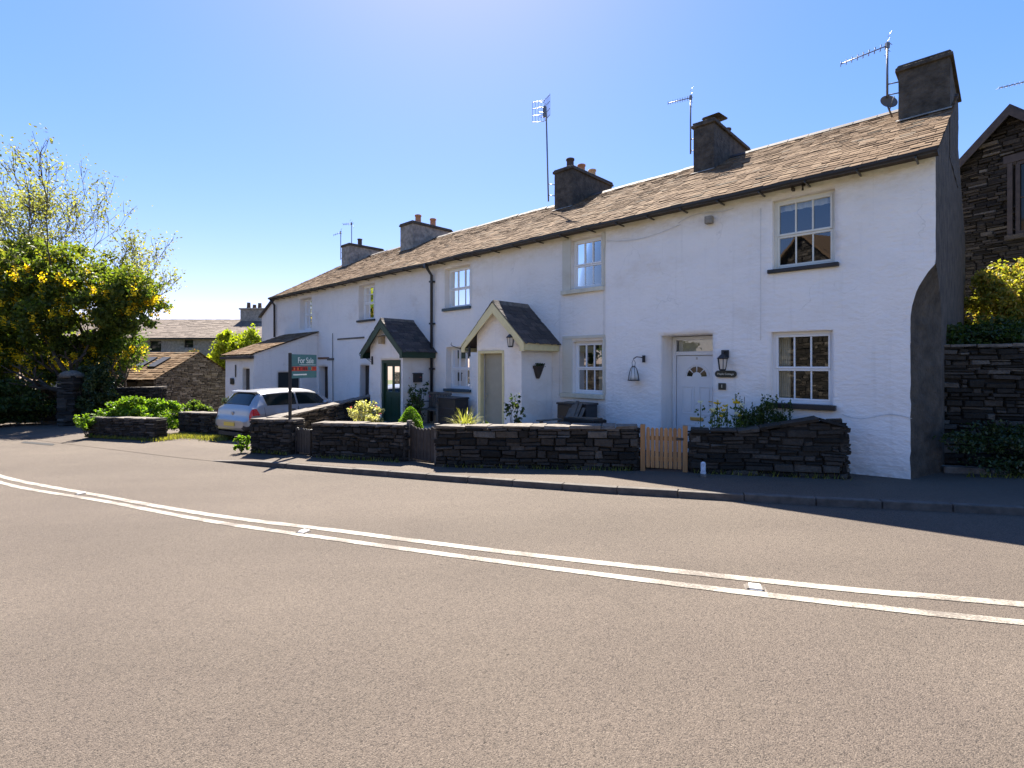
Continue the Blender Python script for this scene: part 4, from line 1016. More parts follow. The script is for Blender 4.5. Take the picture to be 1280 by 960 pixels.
dd = Vector((-.1, -.9, .35)).normalized(); a_ = dd.cross(Vector((0, 0, 1))).normalized(); b2 = a_.cross(dd); dcn = T(.66, -2.75, 6.98)
mb = MB(); mb.grid(lambda r, s: tuple(dcn + (a_ * math.cos(2 * math.pi * s) + b2 * math.sin(2 * math.pi * s)) * (.16 * r) + dd * (.06 * r * r)), 5, 20); mb.build('dish', 'dish_grey', t)
mb = MB(); mb.tube([dcn - dd * .01, T(.60, -2.9, 6.75)], .018, 6); mb.tube([dcn - b2 * .18, dcn + dd * .22 - b2 * .04], .010, 5); mb.build('arm', 'aerial_metal', t)

# little white post at the foot of the wall, drain cover
t = thing('marker_post', 'short chipped white post standing on the pavement by the wall', 'bollard', G(3.12, 8.42))
mb = MB(); z0 = gz(3.12, 8.42); mb.lathe([(.046, -.03), (.044, .08), (.038, .09), (.040, .21), (.032, .235), (.010, .245)], (3.12, 8.42, z0), 14); mb.build('post', 'bollard_white', t)
mb = MB(); mb.lathe([(.050, -.03), (.050, .05)], (3.12, 8.42, z0), 14); mb.build('base', 'stone_cap', t)
mb = MB(); x, y = -14.8, 16.1
mb.add([(x + a * .9 - b_ * .1, y - a * .45 + b_ * .16, gz(x + a * .9, y - a * .45, -.088)) for a, b_ in ((-1, -1), (1, -1), (1, 1), (-1, 1))], [(0, 1, 2, 3)])
tag(mb.build('drain_cover', 'black_iron'), 'dark iron drain cover at the road edge on the left', 'drain cover')

# ------------------------------------------------------------------ garden furniture
def frame_at(x, y, z, a):
    M = Matrix.Translation((x, y, z)) @ Matrix.Rotation(a, 4, 'Z'); return lambda p, q, r: M @ Vector((p, q, r))
c0 = T(7.0, 2.0, -.03); 
def chair(x, y, z, a):
    tf = frame_at(x, y, z, a); t = thing('garden_chair', 'weathered slatted wooden chair beside the black storage box', 'chair', (x, y, z), a)
    mb = MB(tf)
    for k in range(6): mb.box(-.25, .25, -.28 + .085 * k, -.205 + .085 * k, .34 + .0 - .012 * k, .36 - .012 * k)
    mb.build('seat', 'grey_wood', t)
    mb = MB(tf)
    for k in range(5):
        x0 = -.24 + .098 * k; hh = .98 - .05 * abs(k - 2) ** 1.5
        mb.add([(x0, .20, .28), (x0 + .085, .20, .28), (x0 + .088, .55, hh), (x0 - .003, .55, hh), (x0, .22, .28), (x0 + .085, .22, .28), (x0 + .088, .57, hh), (x0 - .003, .57, hh)], [(0, 1, 2, 3), (4, 7, 6, 5), (0, 3, 7, 4), (1, 5, 6, 2), (3, 2, 6, 7), (0, 4, 5, 1)])
    mb.box(-.24, .24, .36, .385, .55, .60); mb.build('backrest', 'grey_wood', t)
    for sx in (-1, 1):
        mb = MB(tf); mb.box(sx * .31 - .06, sx * .31 + .06, -.34, .32, .55, .575); mb.build('armrest', 'grey_wood', t)
        mb = MB(tf); mb.box(sx * .28 - .022, sx * .28 + .022, -.30, -.23, 0, .549); mb.build('leg', 'grey_wood', t)
        mb = MB(tf); mb.prism([(sx * .28 - .02, .22, .55), (sx * .28 - .02, .30, .55), (sx * .28 - .02, .44, 0), (sx * .28 - .02, .36, 0)], (.04, 0, 0)); mb.build('leg', 'grey_wood', t)
    return t
chair(1.02, 11.15, -.03, -.927)
def storage(label, u0, u1, w0, w1, h, z=-.03, lid=True):
    t = thing('storage_box', label, 'storage box', T((u0 + u1) / 2, (w0 + w1) / 2, z), THETA, 'dark boxes in the gardens')
    mb = MB(T); mb.box(u0, u1, w0, w1, z, z + h - .05)
    for k in range(3): mb.box(u0 - .006, u1 + .006, w0 - .006, w1 + .006, z + .1 + (h - .2) * k / 3, z + .1 + (h - .2) * k / 3 + .02)
    mb.build('bin', 'black_plastic', t, bevel=.012)
    mb = MB(T); mb.box(u0 - .02, u1 + .02, w0 - .02, w1 + .02, z + h - .049, z + h); mb.build('lid', 'black_plastic', t, bevel=.012)
storage('black storage box under the cream-silled ground floor window', 5.62, 6.42, .15, .60, .92)
storage('black box under the left ground floor window, beside the bench', 9.95, 10.7, .20, .70, .86)
t = thing('stone_trough', 'low dark stone trough in front of the black storage box', 'trough', T(5.3, 1.0, -.03), THETA)
mb = MB(T); mb.box(4.95, 5.75, .75, 1.25, -.03, .62, 0, .02); mb.build('trough', 'mortar', t, bevel=.03)
mb = MB(T); mb.box(5.03, 5.67, .83, 1.17, .605, .635, 0, .01); mb.build('fill', 'soil', t)
t = thing('garden_bench', 'dark slatted wooden bench against the wall left of the cream porch', 'bench', T(11.1, .6, -.03), THETA)
mb = MB(T)
for k in range(14): mb.box(10.72 + .075 * k, 10.76 + .075 * k, .22, .24, .45, .86)
mb.box(10.68, 11.80 - .02, .21, .25, .86, .93); mb.box(10.68, 11.78, .21, .25, .40, .45); mb.build('backrest', 'grey_wood', t)
mb = MB(T)
for k in range(5): mb.box(10.68, 11.78, .28 + .09 * k, .355 + .09 * k, .41, .435)
mb.build('seat', 'grey_wood', t)
for u in (10.68, 11.71):
    for w in (.21, .66): mb = MB(T); mb.box(u, u + .06, w, w + .06, -.03, .62 if w > .5 else .40); mb.build('leg', 'grey_wood', t)
    mb = MB(T); mb.box(u - .01, u + .07, .26, .76, .62, .65); mb.build('armrest', 'grey_wood', t)

# ------------------------------------------------------------------ plants
def blob(mb, c, r, n, size, rg, shell=.55, up=.3, mat=0, aspect=.6, zflat=0):
    c = Vector(c)
    for _ in range(n):
        d = Vector((rg.gauss(0, 1), rg.gauss(0, 1), rg.gauss(0, 1))).normalized()
        if zflat and d.z < -zflat: d.z *= -.3
        q = shell + (1 - shell) * rg.random() if rg.random() < .8 else rg.random() * shell
        mb.leaf(c + Vector((d.x * r[0], d.y * r[1], d.z * r[2])) * q, size, rg, up, mat, aspect)
def clumped(mb, c, r, clumps, per, size, rg, cr=.3, **kw):
    c = Vector(c)
    for _ in range(clumps):
        d = Vector((rg.gauss(0, 1), rg.gauss(0, 1), rg.gauss(0, 1))).normalized() * (rg.random() ** .4)
        k = rg.uniform(.6, 1.3) * cr
        blob(mb, c + Vector((d.x * r[0], d.y * r[1], d.z * r[2])), (k * r[0], k * r[1], k * r[2]), per, size, rg, .3, **kw)
def stems(mb, c, r, h, n, rg, rad_=.008, base=None):
    for _ in range(n):
        a = rg.uniform(0, 6.28); q = rg.random() ** .5
        tip = Vector((c[0] + r * q * math.cos(a), c[1] + r * q * math.sin(a), c[2] + h * rg.uniform(.6, 1)))
        b0 = Vector((c[0] + .15 * r * math.cos(a), c[1] + .15 * r * math.sin(a), c[2]))
        mb.tube([b0, b0.lerp(tip, .5) + Vector((0, 0, .05 * h)), tip], [rad_, rad_ * .8, rad_ * .4], 4)
def shrub(name, label, cat, c, r, clumps, per, size, mat, seed, cr=.32, extra=None, aspect=.6, up=.3, group=None, leafname='leaves', st=8):
    rg = random.Random(seed); t = thing(name, label, cat, c, 0, group)
    cc = (c[0], c[1], c[2] + r[2])
    mb = MB(); clumped(mb, cc, r, clumps, per, size, rg, cr, aspect=aspect, up=up); mb.build(leafname, mat, t)
    mb = MB(); stems(mb, c, r[0] * .8, r[2] * 1.6, st, rg, .012); mb.build('stem', 'bark', t)
    if extra:
        em, n, es = extra; mb = MB()
        for _ in range(n):
            d = Vector((rg.gauss(0, 1), rg.gauss(0, 1), rg.gauss(.5, 1))).normalized()
            q = Vector(cc) + Vector((d.x * r[0], d.y * r[1], d.z * r[2])) * rg.uniform(.9, 1.08)
            for k in range(4): mb.leaf(q + Vector((rg.uniform(-es, es), rg.uniform(-es, es), rg.uniform(-es, es))) * .5, es, rg, .2)
        mb.build('flowers', em, t)
    return t
# bush and yellow flowers under the right ground floor window
shrub('bush', 'dark green bush with upright sprigs under the white end cottage window', 'bush', (4.33, 8.98, -.05), (.46, .30, .60), 90, 60, .055, 'leaf_dark', 51, .28, up=.8)
rg = random.Random(52); t = bpy.data.objects['bush']; mb = MB()
for k in range(16):
    x, y = 4.33 + rg.uniform(-.35, .45), 9.0 + rg.uniform(-.2, .2); h = rg.uniform(.95, 1.25)
    mb.tube([(x, y, .3), (x + rg.uniform(-.05, .05), y, h)], .005, 4)
    for q in range(22): mb.leaf((x + rg.gauss(0, .022), y + rg.gauss(0, .022), .6 + (h - .6) * q / 21), .05, rg, .8)
mb.build('sprigs', 'leaf_dark', t)
rg = random.Random(53); t = thing('flowering_plant', 'tall yellow and white flowers in front of the white door', 'flowers', (3.72, 9.08, -.05))
mb = MB(); mf = MB(); mc = MB()
for k in range(16):
    x, y = 3.74 + rg.gauss(0, .16), 9.08 + rg.gauss(0, .10); h = rg.uniform(.85, 1.12)
    mb.tube([(x, y, -.05), (x + rg.uniform(-.05, .05), y, h)], .005, 4)
    for q in range(34): mb.leaf((x + rg.gauss(0, .045), y + rg.gauss(0, .045), rg.uniform(.3, h - .03)), .06, rg, .5)
    for q in range(9): (mf if k % 3 else mc).leaf((x + rg.gauss(0, .02), y + rg.gauss(0, .02), h + rg.gauss(0, .015)), .05, rg, 0, 0, .8)
mb.build('leaves', 'leaf_mid', t); k = len(mf.v); mf.v += mc.v; mf.f += [[i + k for i in f] for f in mc.f]; mf.mi += [1] * len(mc.f); mf.sm += mc.sm; tag(mf.build('flowers', ['petal_yellow', 'petal_white'], t), kind='stuff')
# garden of the cream-porch cottage
p = T(7.1, 1.85, -.03); shrub('climbing_rose', 'thin dark rose climbing in front of the cream porch corner', 'rose', (.05, 10.75, -.03), (.20, .16, .56), 20, 14, .085, 'leaf_dark', 54, .35, st=9)
t = thing('ornamental_grass', 'arching pale grass clump on the wall left of the cream porch', 'plant', (-.95, 10.4, -.03)); mb = MB(); rg = random.Random(55)
for k in range(170):
    a = rg.uniform(0, 6.28); l = rg.uniform(.3, .62); x, y = -.95 + rg.gauss(0, .05), 10.4 + rg.gauss(0, .05); o = rg.uniform(.35, .9)
    q = [Vector((x + math.cos(a) * l * o * s, y + math.sin(a) * l * o * s, .35 + l * (1.3 * s - .9 * s * s * o))) for s in (0, .35, .7, 1)]
    sd_ = Vector((-math.sin(a), math.cos(a), 0)) * .007
    for i in range(3): mb.quad(q[i] - sd_, q[i] + sd_, q[i + 1] + sd_ * (.3 if i == 2 else 1), q[i + 1] - sd_ * (.3 if i == 2 else 1))
mb.build('blades', 'leaf_spring', t); mb = MB(); mb.lathe([(.14, 0), (.17, .34), (.19, .36), (.15, .36)], (-.95, 10.4, -.03), 14); mb.build('pot', 'stone_cap', t)
shrub('flowering_shrub', 'small pale blue-flowered shrub beside the cream porch door', 'shrub', (-.55, 10.6, -.03), (.16, .14, .30), 14, 26, .05, 'leaf_mid', 56, .4, extra=('petal_white', 10, .03))
# green-porch garden
shrub('rose_bush', 'leggy dark rose bush against the side wall of the green porch', 'rose', tuple(T(11.35, .95, -.03)), (.40, .34, .72), 34, 26, .075, 'leaf_dark', 57, .26, st=14, extra=('petal_pink', 5, .04))
t = thing('topiary_bush', 'clipped bright green teardrop bush above the dark timber gate', 'topiary', (-2.42, 12.3, -.03)); mb = MB(); rg = random.Random(58)
for k in range(9000):
    z = rg.random(); rr = .36 * math.sin(math.pi * min(1, (z * .93 + .07))) ** .55 * (1 - .45 * z); a = rg.uniform(0, 6.28); q = rg.uniform(.82, 1.04) + .06 * math.sin(a * 5 + z * 9)
    mb.leaf((-2.42 + rr * q * math.cos(a), 12.3 + rr * q * math.sin(a), -.03 + z * .78), .035, rg, .6)
mb.build('leaves', 'leaf_box', t)
mb = MB(); mb.lathe([(.22, 0), (.25, .3), (.12, .62), (.03, .66)], (-2.42, 12.3, 0.0), 12); mb.build('core', 'leaf_dark', t); mb = MB(); mb.tube([(-2.42, 12.3, -.05), (-2.42, 12.3, .3)], .03, 6); mb.build('stem', 'bark', t)
shrub('variegated_shrub', 'cream-leaved variegated shrub left of the green porch door', 'shrub', (-3.95, 13.9, -.05), (.52, .44, .40), 44, 46, .085, 'leaf_pale', 59, .28, extra=('petal_pink', 9, .05))
# left: hedge, ivy, shrubs
shrub('hedge_bush', 'bright green rounded shrub spilling over the low sunlit wall', 'bush', (-12.45, 17.35, gz(-12.45, 17.35)), (1.35, .62, .62), 110, 110, .11, 'leaf_bright', 61, .24, up=.5)
shrub('hedge_bush', 'green shrub behind the gap between the two low walls', 'bush', (-10.9, 18.0, gz(-10.9, 18.0)), (.7, .5, .5), 50, 90, .11, 'leaf_mid', 62, .28, up=.5)
shrub('bush', 'low leafy plant at the left end of the sunlit wall', 'bush', (-13.8, 16.8, gz(-13.8, 16.8)), (.36, .28, .40), 24, 60, .08, 'leaf_bright', 63, .3)
shrub('bush', 'pale yellow-leaved plant beside the stone barn', 'bush', (-10.9, 20.2, gz(-10.9, 20.2) + .3), (.5, .4, .5), 22, 40, .12, 'leaf_pale', 64, .3)
shrub('ivy_bush', 'glossy dark ivy mound on the boundary wall beside the gate pier', 'ivy', (-17.9, 22.3, gz(-17.9, 22.3)), (.8, .8, 1.4), 95, 110, .14, 'leaf_ivy', 65, .22, up=.3)
shrub('ivy_bush', 'dark undergrowth beneath the big tree at the left edge', 'undergrowth', (-23.0, 22.6, gz(-23, 22.6)), (3.2, 1.3, 1.0), 170, 90, .15, 'leaf_dark', 66, .2)
shrub('bush', 'small leafy plant at the foot of the wall end by the car', 'bush', (-6.62, 12.62, gz(-6.6, 12.6)), (.20, .14, .22), 14, 22, .09, 'leaf_bright', 67, .35, st=4)
shrub('laurel_bush', 'large lime green laurel behind the lean-to', 'bush', (-17.7, 33.5, -.9), (2.0, 1.3, 2.5), 190, 110, .20, 'leaf_lime', 68, .2, up=.9)
shrub('hedge_row', 'brown-green clipped hedge behind the stone barn roof', 'hedge', (-22.4, 36.5, -.8), (3.2, .8, 1.8), 120, 90, .16, 'leaf_autumn', 69, .2)
# right: bank planting
shrub('bush', 'sunlit golden bush on top of the right-hand retaining wall', 'bush', (12.45, 12.7, 1.9), (1.15, .8, 1.22), 170, 100, .10, 'leaf_gold', 71, .22, up=.4)
shrub('bush', 'dark shaded bush trailing over the right-hand retaining wall', 'bush', (8.55, 9.35, 1.85), (1.35, .5, .36), 110, 100, .075, 'leaf_dark', 72, .24)
shrub('low_hedge', 'dark low hedge in front of the right-hand retaining wall', 'hedge', (8.9, 8.00, 0.0), (2.1, .32, .46), 150, 110, .06, 'leaf_ivy', 73, .2)
# grass tufts at the wall feet on the left
mb = MB(); rg = random.Random(74)
def tufts(x0, y0, x1, y1, wd, n):
    for _ in range(n):
        s = rg.random(); x = x0 + (x1 - x0) * s + rg.gauss(0, wd * .3); y = y0 + (y1 - y0) * s + rg.gauss(0, wd * .5); h = rg.uniform(.04, .13); a = rg.uniform(0, 6.28)
        b0 = G(x, y, -.01); tp = b0 + Vector((math.cos(a) * h * .6, math.sin(a) * h * .6, h)); sd_ = Vector((-math.sin(a), math.cos(a), 0)) * .01
        mb.add([b0 - sd_, b0 + sd_, tp], [(0, 1, 2)])
tufts(-10.6, 15.9, -9.6, 17.2, .8, 1500); tufts(-10.9, 16.75, -8.9, 15.6, .35, 2600); tufts(-9.2, 15.7, -8.4, 15.2, .4, 900); tufts(-10.7, 15.4, -10.3, 15.6, .15, 250)
tufts(-4.3, 11.35, -2.3, 10.5, .05, 160); tufts(-1.35, 9.86, 2.1, 9.05, .05, 200); tufts(3.1, 8.72, 5.2, 7.97, .05, 130); tufts(-6.3, 12.5, -5.2, 11.95, .05, 120); tufts(7, 8.0, 9, 7.5, .06, 150); tufts(-14, 16.95, -10.8, 15.42, .08, 500)
tag(mb.build('grass', 'grass_blade', origin=(0, 0, 0)), 'dry yellow grass and weeds at the feet of the stone walls', 'grass', kind='stuff')

# ------------------------------------------------------------------ trees
def limb(mb, p, d, l, r, depth, rg, tips, spread=.55, lift=.12, kids=(2, 3), shrink=.72, segs=4):
    pts = [Vector(p)]; rs = [r]; q = Vector(p); dd = Vector(d).normalized()
    for i in range(segs):
        dd = (dd + Vector((rg.gauss(0, .10), rg.gauss(0, .10), rg.gauss(lift * .3, .08)))).normalized(); q = q + dd * (l / segs); pts.append(q.copy()); rs.append(r * (1 - .45 * (i + 1) / segs))
    mb.tube(pts, rs, 6 if r > .03 else 4)
    if depth == 0:
        tips.append((q, dd)); return
    for k in range(rg.randint(*kids)):
        s = rg.uniform(.45, 1.0) if k else 1.0
        i = min(segs - 1, int(s * segs)); base = pts[i].lerp(pts[i + 1], min(1, s * segs - i)) if i < segs else pts[-1]
        nd = (dd + Vector((rg.gauss(0, spread), rg.gauss(0, spread), rg.gauss(lift, spread * .5)))).normalized()
        limb(mb, base, nd, l * shrink * rg.uniform(.8, 1.15), max(.012, rs[i] * .68), depth - 1, rg, tips, spread, lift, kids, shrink, segs)
    if depth <= 2: tips.append((q, dd))
def sparse_tree(label, x, y, h, lean, seed, depth=5, leafn=9, leaf=.13, mat='leaf_spring', group='trees on the left', name='ash_tree', r0=.2, l0=.30):
    rg = random.Random(seed); z = gz(x, y, -.1); t = thing(name, label, 'tree', (x, y, z), 0, group); mb = MB(); tips = []
    limb(mb, (x, y, z), (lean[0], lean[1], 1), h * l0, r0, depth, rg, tips, .36, .2, (2, 3), .74)
    mb.build('trunk', 'bark', t); mb = MB()
    for p, d in tips:
        for k in range(leafn): mb.leaf(p + Vector((rg.gauss(0, .24), rg.gauss(0, .24), rg.gauss(0, .24))), leaf, rg, .2)
    mb.build('crown', mat, t); return t
sparse_tree('bare-limbed tree in young leaf rising highest at the left edge', -25.0, 26.0, 14.6, (.0, 0), 181, 6, 8, .14)
sparse_tree('open twiggy tree in young leaf behind the yellow blossom', -21.2, 25.5, 13.0, (.03, .0), 185, 6, 6, .14)
sparse_tree('slender twiggy tree between the tall tree and the blossom', -23.4, 25.8, 13.2, (.0, .0), 190, 6, 6, .14)
sparse_tree('low spreading twiggy tree leaning right over the barn', -19.2, 24.8, 9.6, (.08, .05), 183, 6, 6, .13)
def dense_tree(label, x, y, parts, seed, mat, leaf, per, name, h, yellow=0, rt=.28, top=None):
    rg = random.Random(seed); z = gz(x, y, -.1); t = thing(name, label, 'tree', (x, y, z), 0, 'trees on the left'); mb = MB(); tips = []
    limb(mb, (x, y, z), (0, 0, 1), h * .4, rt, 3, rg, tips, .6, .1, (3, 4), .7); mb.build('trunk', 'bark', t)
    mb = MB(); yb = MB()
    for (cx, cy, cz, rx, ry, rzz, n) in parts:
        for _ in range(n):
            d = Vector((rg.gauss(0, 1), rg.gauss(0, 1), rg.gauss(0, 1))).normalized() * (rg.random() ** .3)
            c = Vector((cx + d.x * rx, cy + d.y * ry, cz + d.z * rzz)); k = rg.uniform(.35, .8)
            blob(mb, c, (k, k, k * .6), per, leaf, rg, .3, .5)
            if yellow and d.z > -.35 and rg.random() < yellow:
                for w in range(rg.randint(3, 7)):
                    q = c + Vector((rg.gauss(0, .35), rg.gauss(0, .35), rg.gauss(.1, .2)))
                    for m_ in range(34): yb.leaf(q + Vector((rg.gauss(0, .07), rg.gauss(0, .07), -rg.random() * .40)), .085, rg, 0, 0, .8)
    mb.build('crown', mat, t)
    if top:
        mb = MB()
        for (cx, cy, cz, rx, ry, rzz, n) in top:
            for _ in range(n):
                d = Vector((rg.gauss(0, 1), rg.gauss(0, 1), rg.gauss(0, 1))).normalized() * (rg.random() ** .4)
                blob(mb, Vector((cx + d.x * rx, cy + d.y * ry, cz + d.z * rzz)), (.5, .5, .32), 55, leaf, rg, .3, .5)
        mb.build('painted_sunlit_leaves', 'leaf_painted_sunlit', t)  # upper crown made to look sunlit by its lighter leaf colour
    if yellow: yb.build('blossom', 'petal_yellow', t)
    return t
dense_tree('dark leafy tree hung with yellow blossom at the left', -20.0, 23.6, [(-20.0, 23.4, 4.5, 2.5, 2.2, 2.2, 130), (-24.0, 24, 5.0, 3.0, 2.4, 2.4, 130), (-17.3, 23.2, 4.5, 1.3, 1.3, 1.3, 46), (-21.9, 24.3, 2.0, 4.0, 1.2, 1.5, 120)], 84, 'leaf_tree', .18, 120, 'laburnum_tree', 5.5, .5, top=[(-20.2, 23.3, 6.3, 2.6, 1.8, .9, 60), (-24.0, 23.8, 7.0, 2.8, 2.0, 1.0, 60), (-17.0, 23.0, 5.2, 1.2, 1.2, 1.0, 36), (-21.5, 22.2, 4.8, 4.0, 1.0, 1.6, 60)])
dense_tree('mid green leafy tree overhanging the barn roof', -18.4, 24.2, [(-18.3, 23.9, 3.2, .9, 1.0, 1.2, 34), (-18.0, 24.0, 2.2, .7, .8, .7, 14)], 85, 'leaf_mid', .15, 80, 'leafy_tree', 4.0, .08, .16)
sparse_tree('distant pale treetop above the long slate roof', -47.5, 70, 11.2, (0, 0), 86, 4, 16, .4, 'leaf_spring', 'trees on the left', 'distant_tree')
dense_tree('tall dark tree behind the big tree at the left edge', -34, 33, [(-34, 33, 4, 7, 3, 3.2, 130)], 87, 'leaf_dark', .34, 90, 'leafy_tree', 8, 0, .3)

# ------------------------------------------------------------------ other buildings
for (x, y, sd_, lb) in ((-23, 3.5, 101, 'unseen dark leafy tree added across the road to darken the middle window reflections'), (-29, 9.0, 102, 'taller unseen dark tree added beyond the first for the same window reflections')):  # trees added out of view so the middle windows mirror dark foliage
    dense_tree(lb, x, y, [(x, y, 3.2, 3.6, 3.6, 3.8, 120)], sd_, 'leaf_dark', .34, 80, 'leafy_tree', 6)
stone_wall('added_reflection_wall', 'unseen dark stone wall added across the road to darken the window reflections', 'wall', (-13, 4.6), (-42, 23.0), 2.3, 103, group=GW)  # wall added out of view to give the panes something dark to mirror
dense_tree('unseen tall dark tree added off to the left to darken the far upper windows', -35, 25, [(-35, 25, 6, 4.5, 3.5, 6, 130)], 104, 'leaf_dark', .36, 80, 'leafy_tree', 10)  # added outside the frame to darken what the far upper panes mirror
# small stone barn
bc = Vector((-18.0, 26.0)); be = Vector((-.98, .2)).normalized(); bg = Vector((.2, .98)).normalized()
def BT(a, s, z): p = bc + be * a + bg * s; return Vector((p.x, p.y, z))       # a along the eaves leftwards, s along the gable away
t = thing('stone_barn', 'small old stone barn with two skylights in its mossy slate roof', 'barn', (bc.x, bc.y, gz(bc.x, bc.y)), 0)
zb = gz(bc.x, bc.y, -.2); ze = 1.08; za = 2.46; sa = 2.72
mb = MB(); rg = random.Random(91)
htop = lambda s: (ze + (za - ze) * min(s, 5.44 - s) / sa) - zb - .05
stonework(mb, lambda a, z, o: tuple(BT(-o, a, zb + z)), 5.44, htop, rg, (.07, .15), (.15, .5), .04)
stonework(mb, lambda a, z, o: tuple(BT(a, -o, zb + z)), 4.4, lambda a: ze - zb - .08 if not 1.2 < a < 2.6 else (.0), rg, (.07, .15), (.15, .5), .04)
mb.add([BT(.03, .03, zb), BT(.03, 5.4, zb), BT(.03, 5.4, ze), BT(.03, sa, za - .05), BT(.03, .03, ze)], [(0, 1, 2, 3, 4)], 1)
mb.add([BT(.03, .3, zb), BT(4.4, .3, zb), BT(4.4, .3, ze), BT(.03, .3, ze)], [(0, 1, 2, 3)], 1)
mb.add([BT(4.4, 0, zb), BT(4.4, 5.4, zb), BT(4.4, 5.4, ze), BT(4.4, sa, za - .05), BT(4.4, 0, ze)], [(0, 1, 2, 3, 4)], 1)
mb.build('wall', ['stone_pale', 'mortar'], t)
mb = MB(); slates(mb, -.12, 4.5, sa, -.18, lambda s: ze + (za - ze) * s / sa, random.Random(92), (.26, .2), (.2, .45), .035, False)
m2 = MB(BT); m2.v = [BT(*v) for v in mb.v]; m2.f, m2.mi, m2.sm = mb.f, mb.mi, mb.sm
m2.quad((-.1, -.15, ze - .10), (4.5, -.15, ze - .10), (4.5, sa, za - .03), (-.1, sa, za - .03)); m2.quad((-.1, sa, za + .01), (4.5, sa, za + .01), (4.5, 5.6, ze - .06), (-.1, 5.6, ze - .06))
rf = m2.build('roof', 'slate', t)
for a in (1.0, 1.85):
    mb = MB(BT); q = lambda s, h: ze + (za - ze) * s / sa + h
    s0, s1 = .95, 1.95
    mb.add([(a, s0, q(s0, .05)), (a + .5, s0, q(s0, .05)), (a + .5, s1, q(s1, .05)), (a, s1, q(s1, .05)), (a, s0, q(s0, .11)), (a + .5, s0, q(s0, .11)), (a + .5, s1, q(s1, .11)), (a, s1, q(s1, .11))], [(4, 5, 6, 7), (0, 1, 5, 4), (1, 2, 6, 5), (2, 3, 7, 6), (3, 0, 4, 7)])
    mb.build('skylight', 'black_iron', rf)
mb = MB(BT); mb.box(.5, 1.15, .05, .12, zb, .75); mb.box(1.3, 2.5, .16, .22, zb, .85); mb.build('doors', 'dark_wood', t)
# long house behind
t = thing('long_house', 'long grey house with a broad slate roof beyond the barn', 'house', (-28, 45, gz(-28, 45)), 0)
mb = MB(); X0, X1 = -40.5, -19.5; zb = -2.2
ops = [(-31.6, -30.6, 2.9, 3.85), (-28.6, -27.8, 3.25, 3.95), (-34.0, -32.8, 2.3, 3.5), (-36.5, -35.3, 2.3, 3.5), (-25.5, -24.6, 2.6, 3.7)]
facade(mb, X0, X1, zb, 4.2, ops, w=0, depth=.2, step=.9, disp=lambda a, z: 0)
mb.v = [Vector((v.x, v.y, v.z)) for v in mb.v]
mb.v = [Vector((v.x, 45 - v.y, v.z)) for v in mb.v]
mb.add([(X1, 45, zb), (X1, 53, zb), (X1, 53, 4.2), (X1, 49, 6.05), (X1, 45, 4.2)], [(0, 1, 2, 3, 4)]); mb.add([(X0, 45, zb), (X0, 53, zb), (X0, 53, 4.2), (X0, 49, 6.05), (X0, 45, 4.2)], [(0, 1, 2, 3, 4)])
mb.build('wall', 'stack_pale', t)
mb = MB(); slates(mb, X0 - .2, X1 + .2, 49, 44.7, lambda y: 4.07 + (y - 44.7) * .46, random.Random(95), (.34, .24), (.3, .7), .03, False)
mb.quad((X0, 49, 6.06), (X1, 49, 6.06), (X1, 53.3, 4.05), (X0, 53.3, 4.05)); mb.quad((X0, 44.75, 4.03), (X1, 44.75, 4.03), (X1, 49, 6.0), (X0, 49, 6.0))
rf = mb.build('roof', 'slate_far', t)
mb = MB(); mb.box(X0, X1, 44.55, 44.68, 3.98, 4.10); mb.build('gutter', 'black_plastic', rf)
mb = MB(); mb.box(-25.6, -23.2, 48.6, 49.4, 5.3, 6.95); mb.box(-25.7, -23.1, 48.5, 49.5, 6.95, 7.1); ch = mb.build('chimney', 'stack_pale', t, bevel=.03)
for x, h in ((-25.0, .55), (-24.45, .35), (-23.95, .5)): mb = MB(); mb.lathe([(.18, 0), (.15, h - .05), (.17, h)], (x, 49, 7.1), 10); mb.build('chimney_pot', 'pot_dark', ch)
for (a, b_, z0, z1) in ops:
    mb = MB(); 
    for (p_, q_, r_, s_) in ((a, a + .07, z0, z1), (b_ - .07, b_, z0, z1), (a + .07, b_ - .07, z0, z0 + .07), (a + .07, b_ - .07, z1 - .07, z1), (a + .07, b_ - .07, (z0 + z1) / 2 - .03, (z0 + z1) / 2 + .03)): mb.box(p_, q_, 45.1, 45.16, r_, s_)
    wv = mb.build('window', 'dark_wood', t); mb = MB(); mb.quad((a, 45.17, z0), (b_, 45.17, z0), (b_, 45.17, z1), (a, 45.17, z1)); mb.build('pane', 'car_glass', wv)
# dark stone house up on the bank at the right
ap = Vector((13.9, 14.3)); hd = Vector((-.47, .883)).normalized(); hn = Vector((-hd.y, hd.x)) * 1; hn = Vector((-.883, -.47)).normalized()
def HT(a, o, z): p = ap + hd * a + hn * o; return Vector((p.x, p.y, z))
t = thing('stone_house', 'dark stone gabled house up on the bank at the right edge', 'house', (ap.x, ap.y, 1.95), 0)
mb = MB(); rg = random.Random(97); zb, za = 1.8, 8.85; W = 3.9
WIN = (-1.55, -.05, 5.35, 7.35)
hroof = lambda a: za - abs(a) * 1.0
import types
def Hface(a, z, o): return tuple(HT(a - W, o, zb + z))
tmp = MB(); stonework(tmp, Hface, 2 * W, lambda a: hroof(a - W) - zb - .1, rg, (.06, .13), (.14, .5), .04)
keep = []
inv0 = lambda v: ((Vector((v.x, v.y)) - ap) @ hd, v.z)
for k in range(0, len(tmp.v), 12):
    aa = sum(inv0(v)[0] for v in tmp.v[k:k + 12]) / 12; zz = sum(v.z for v in tmp.v[k:k + 12]) / 12
    if not (WIN[0] - .16 < aa < WIN[1] + .16 and WIN[2] - .06 < zz < WIN[3] + .3): keep.append(k)
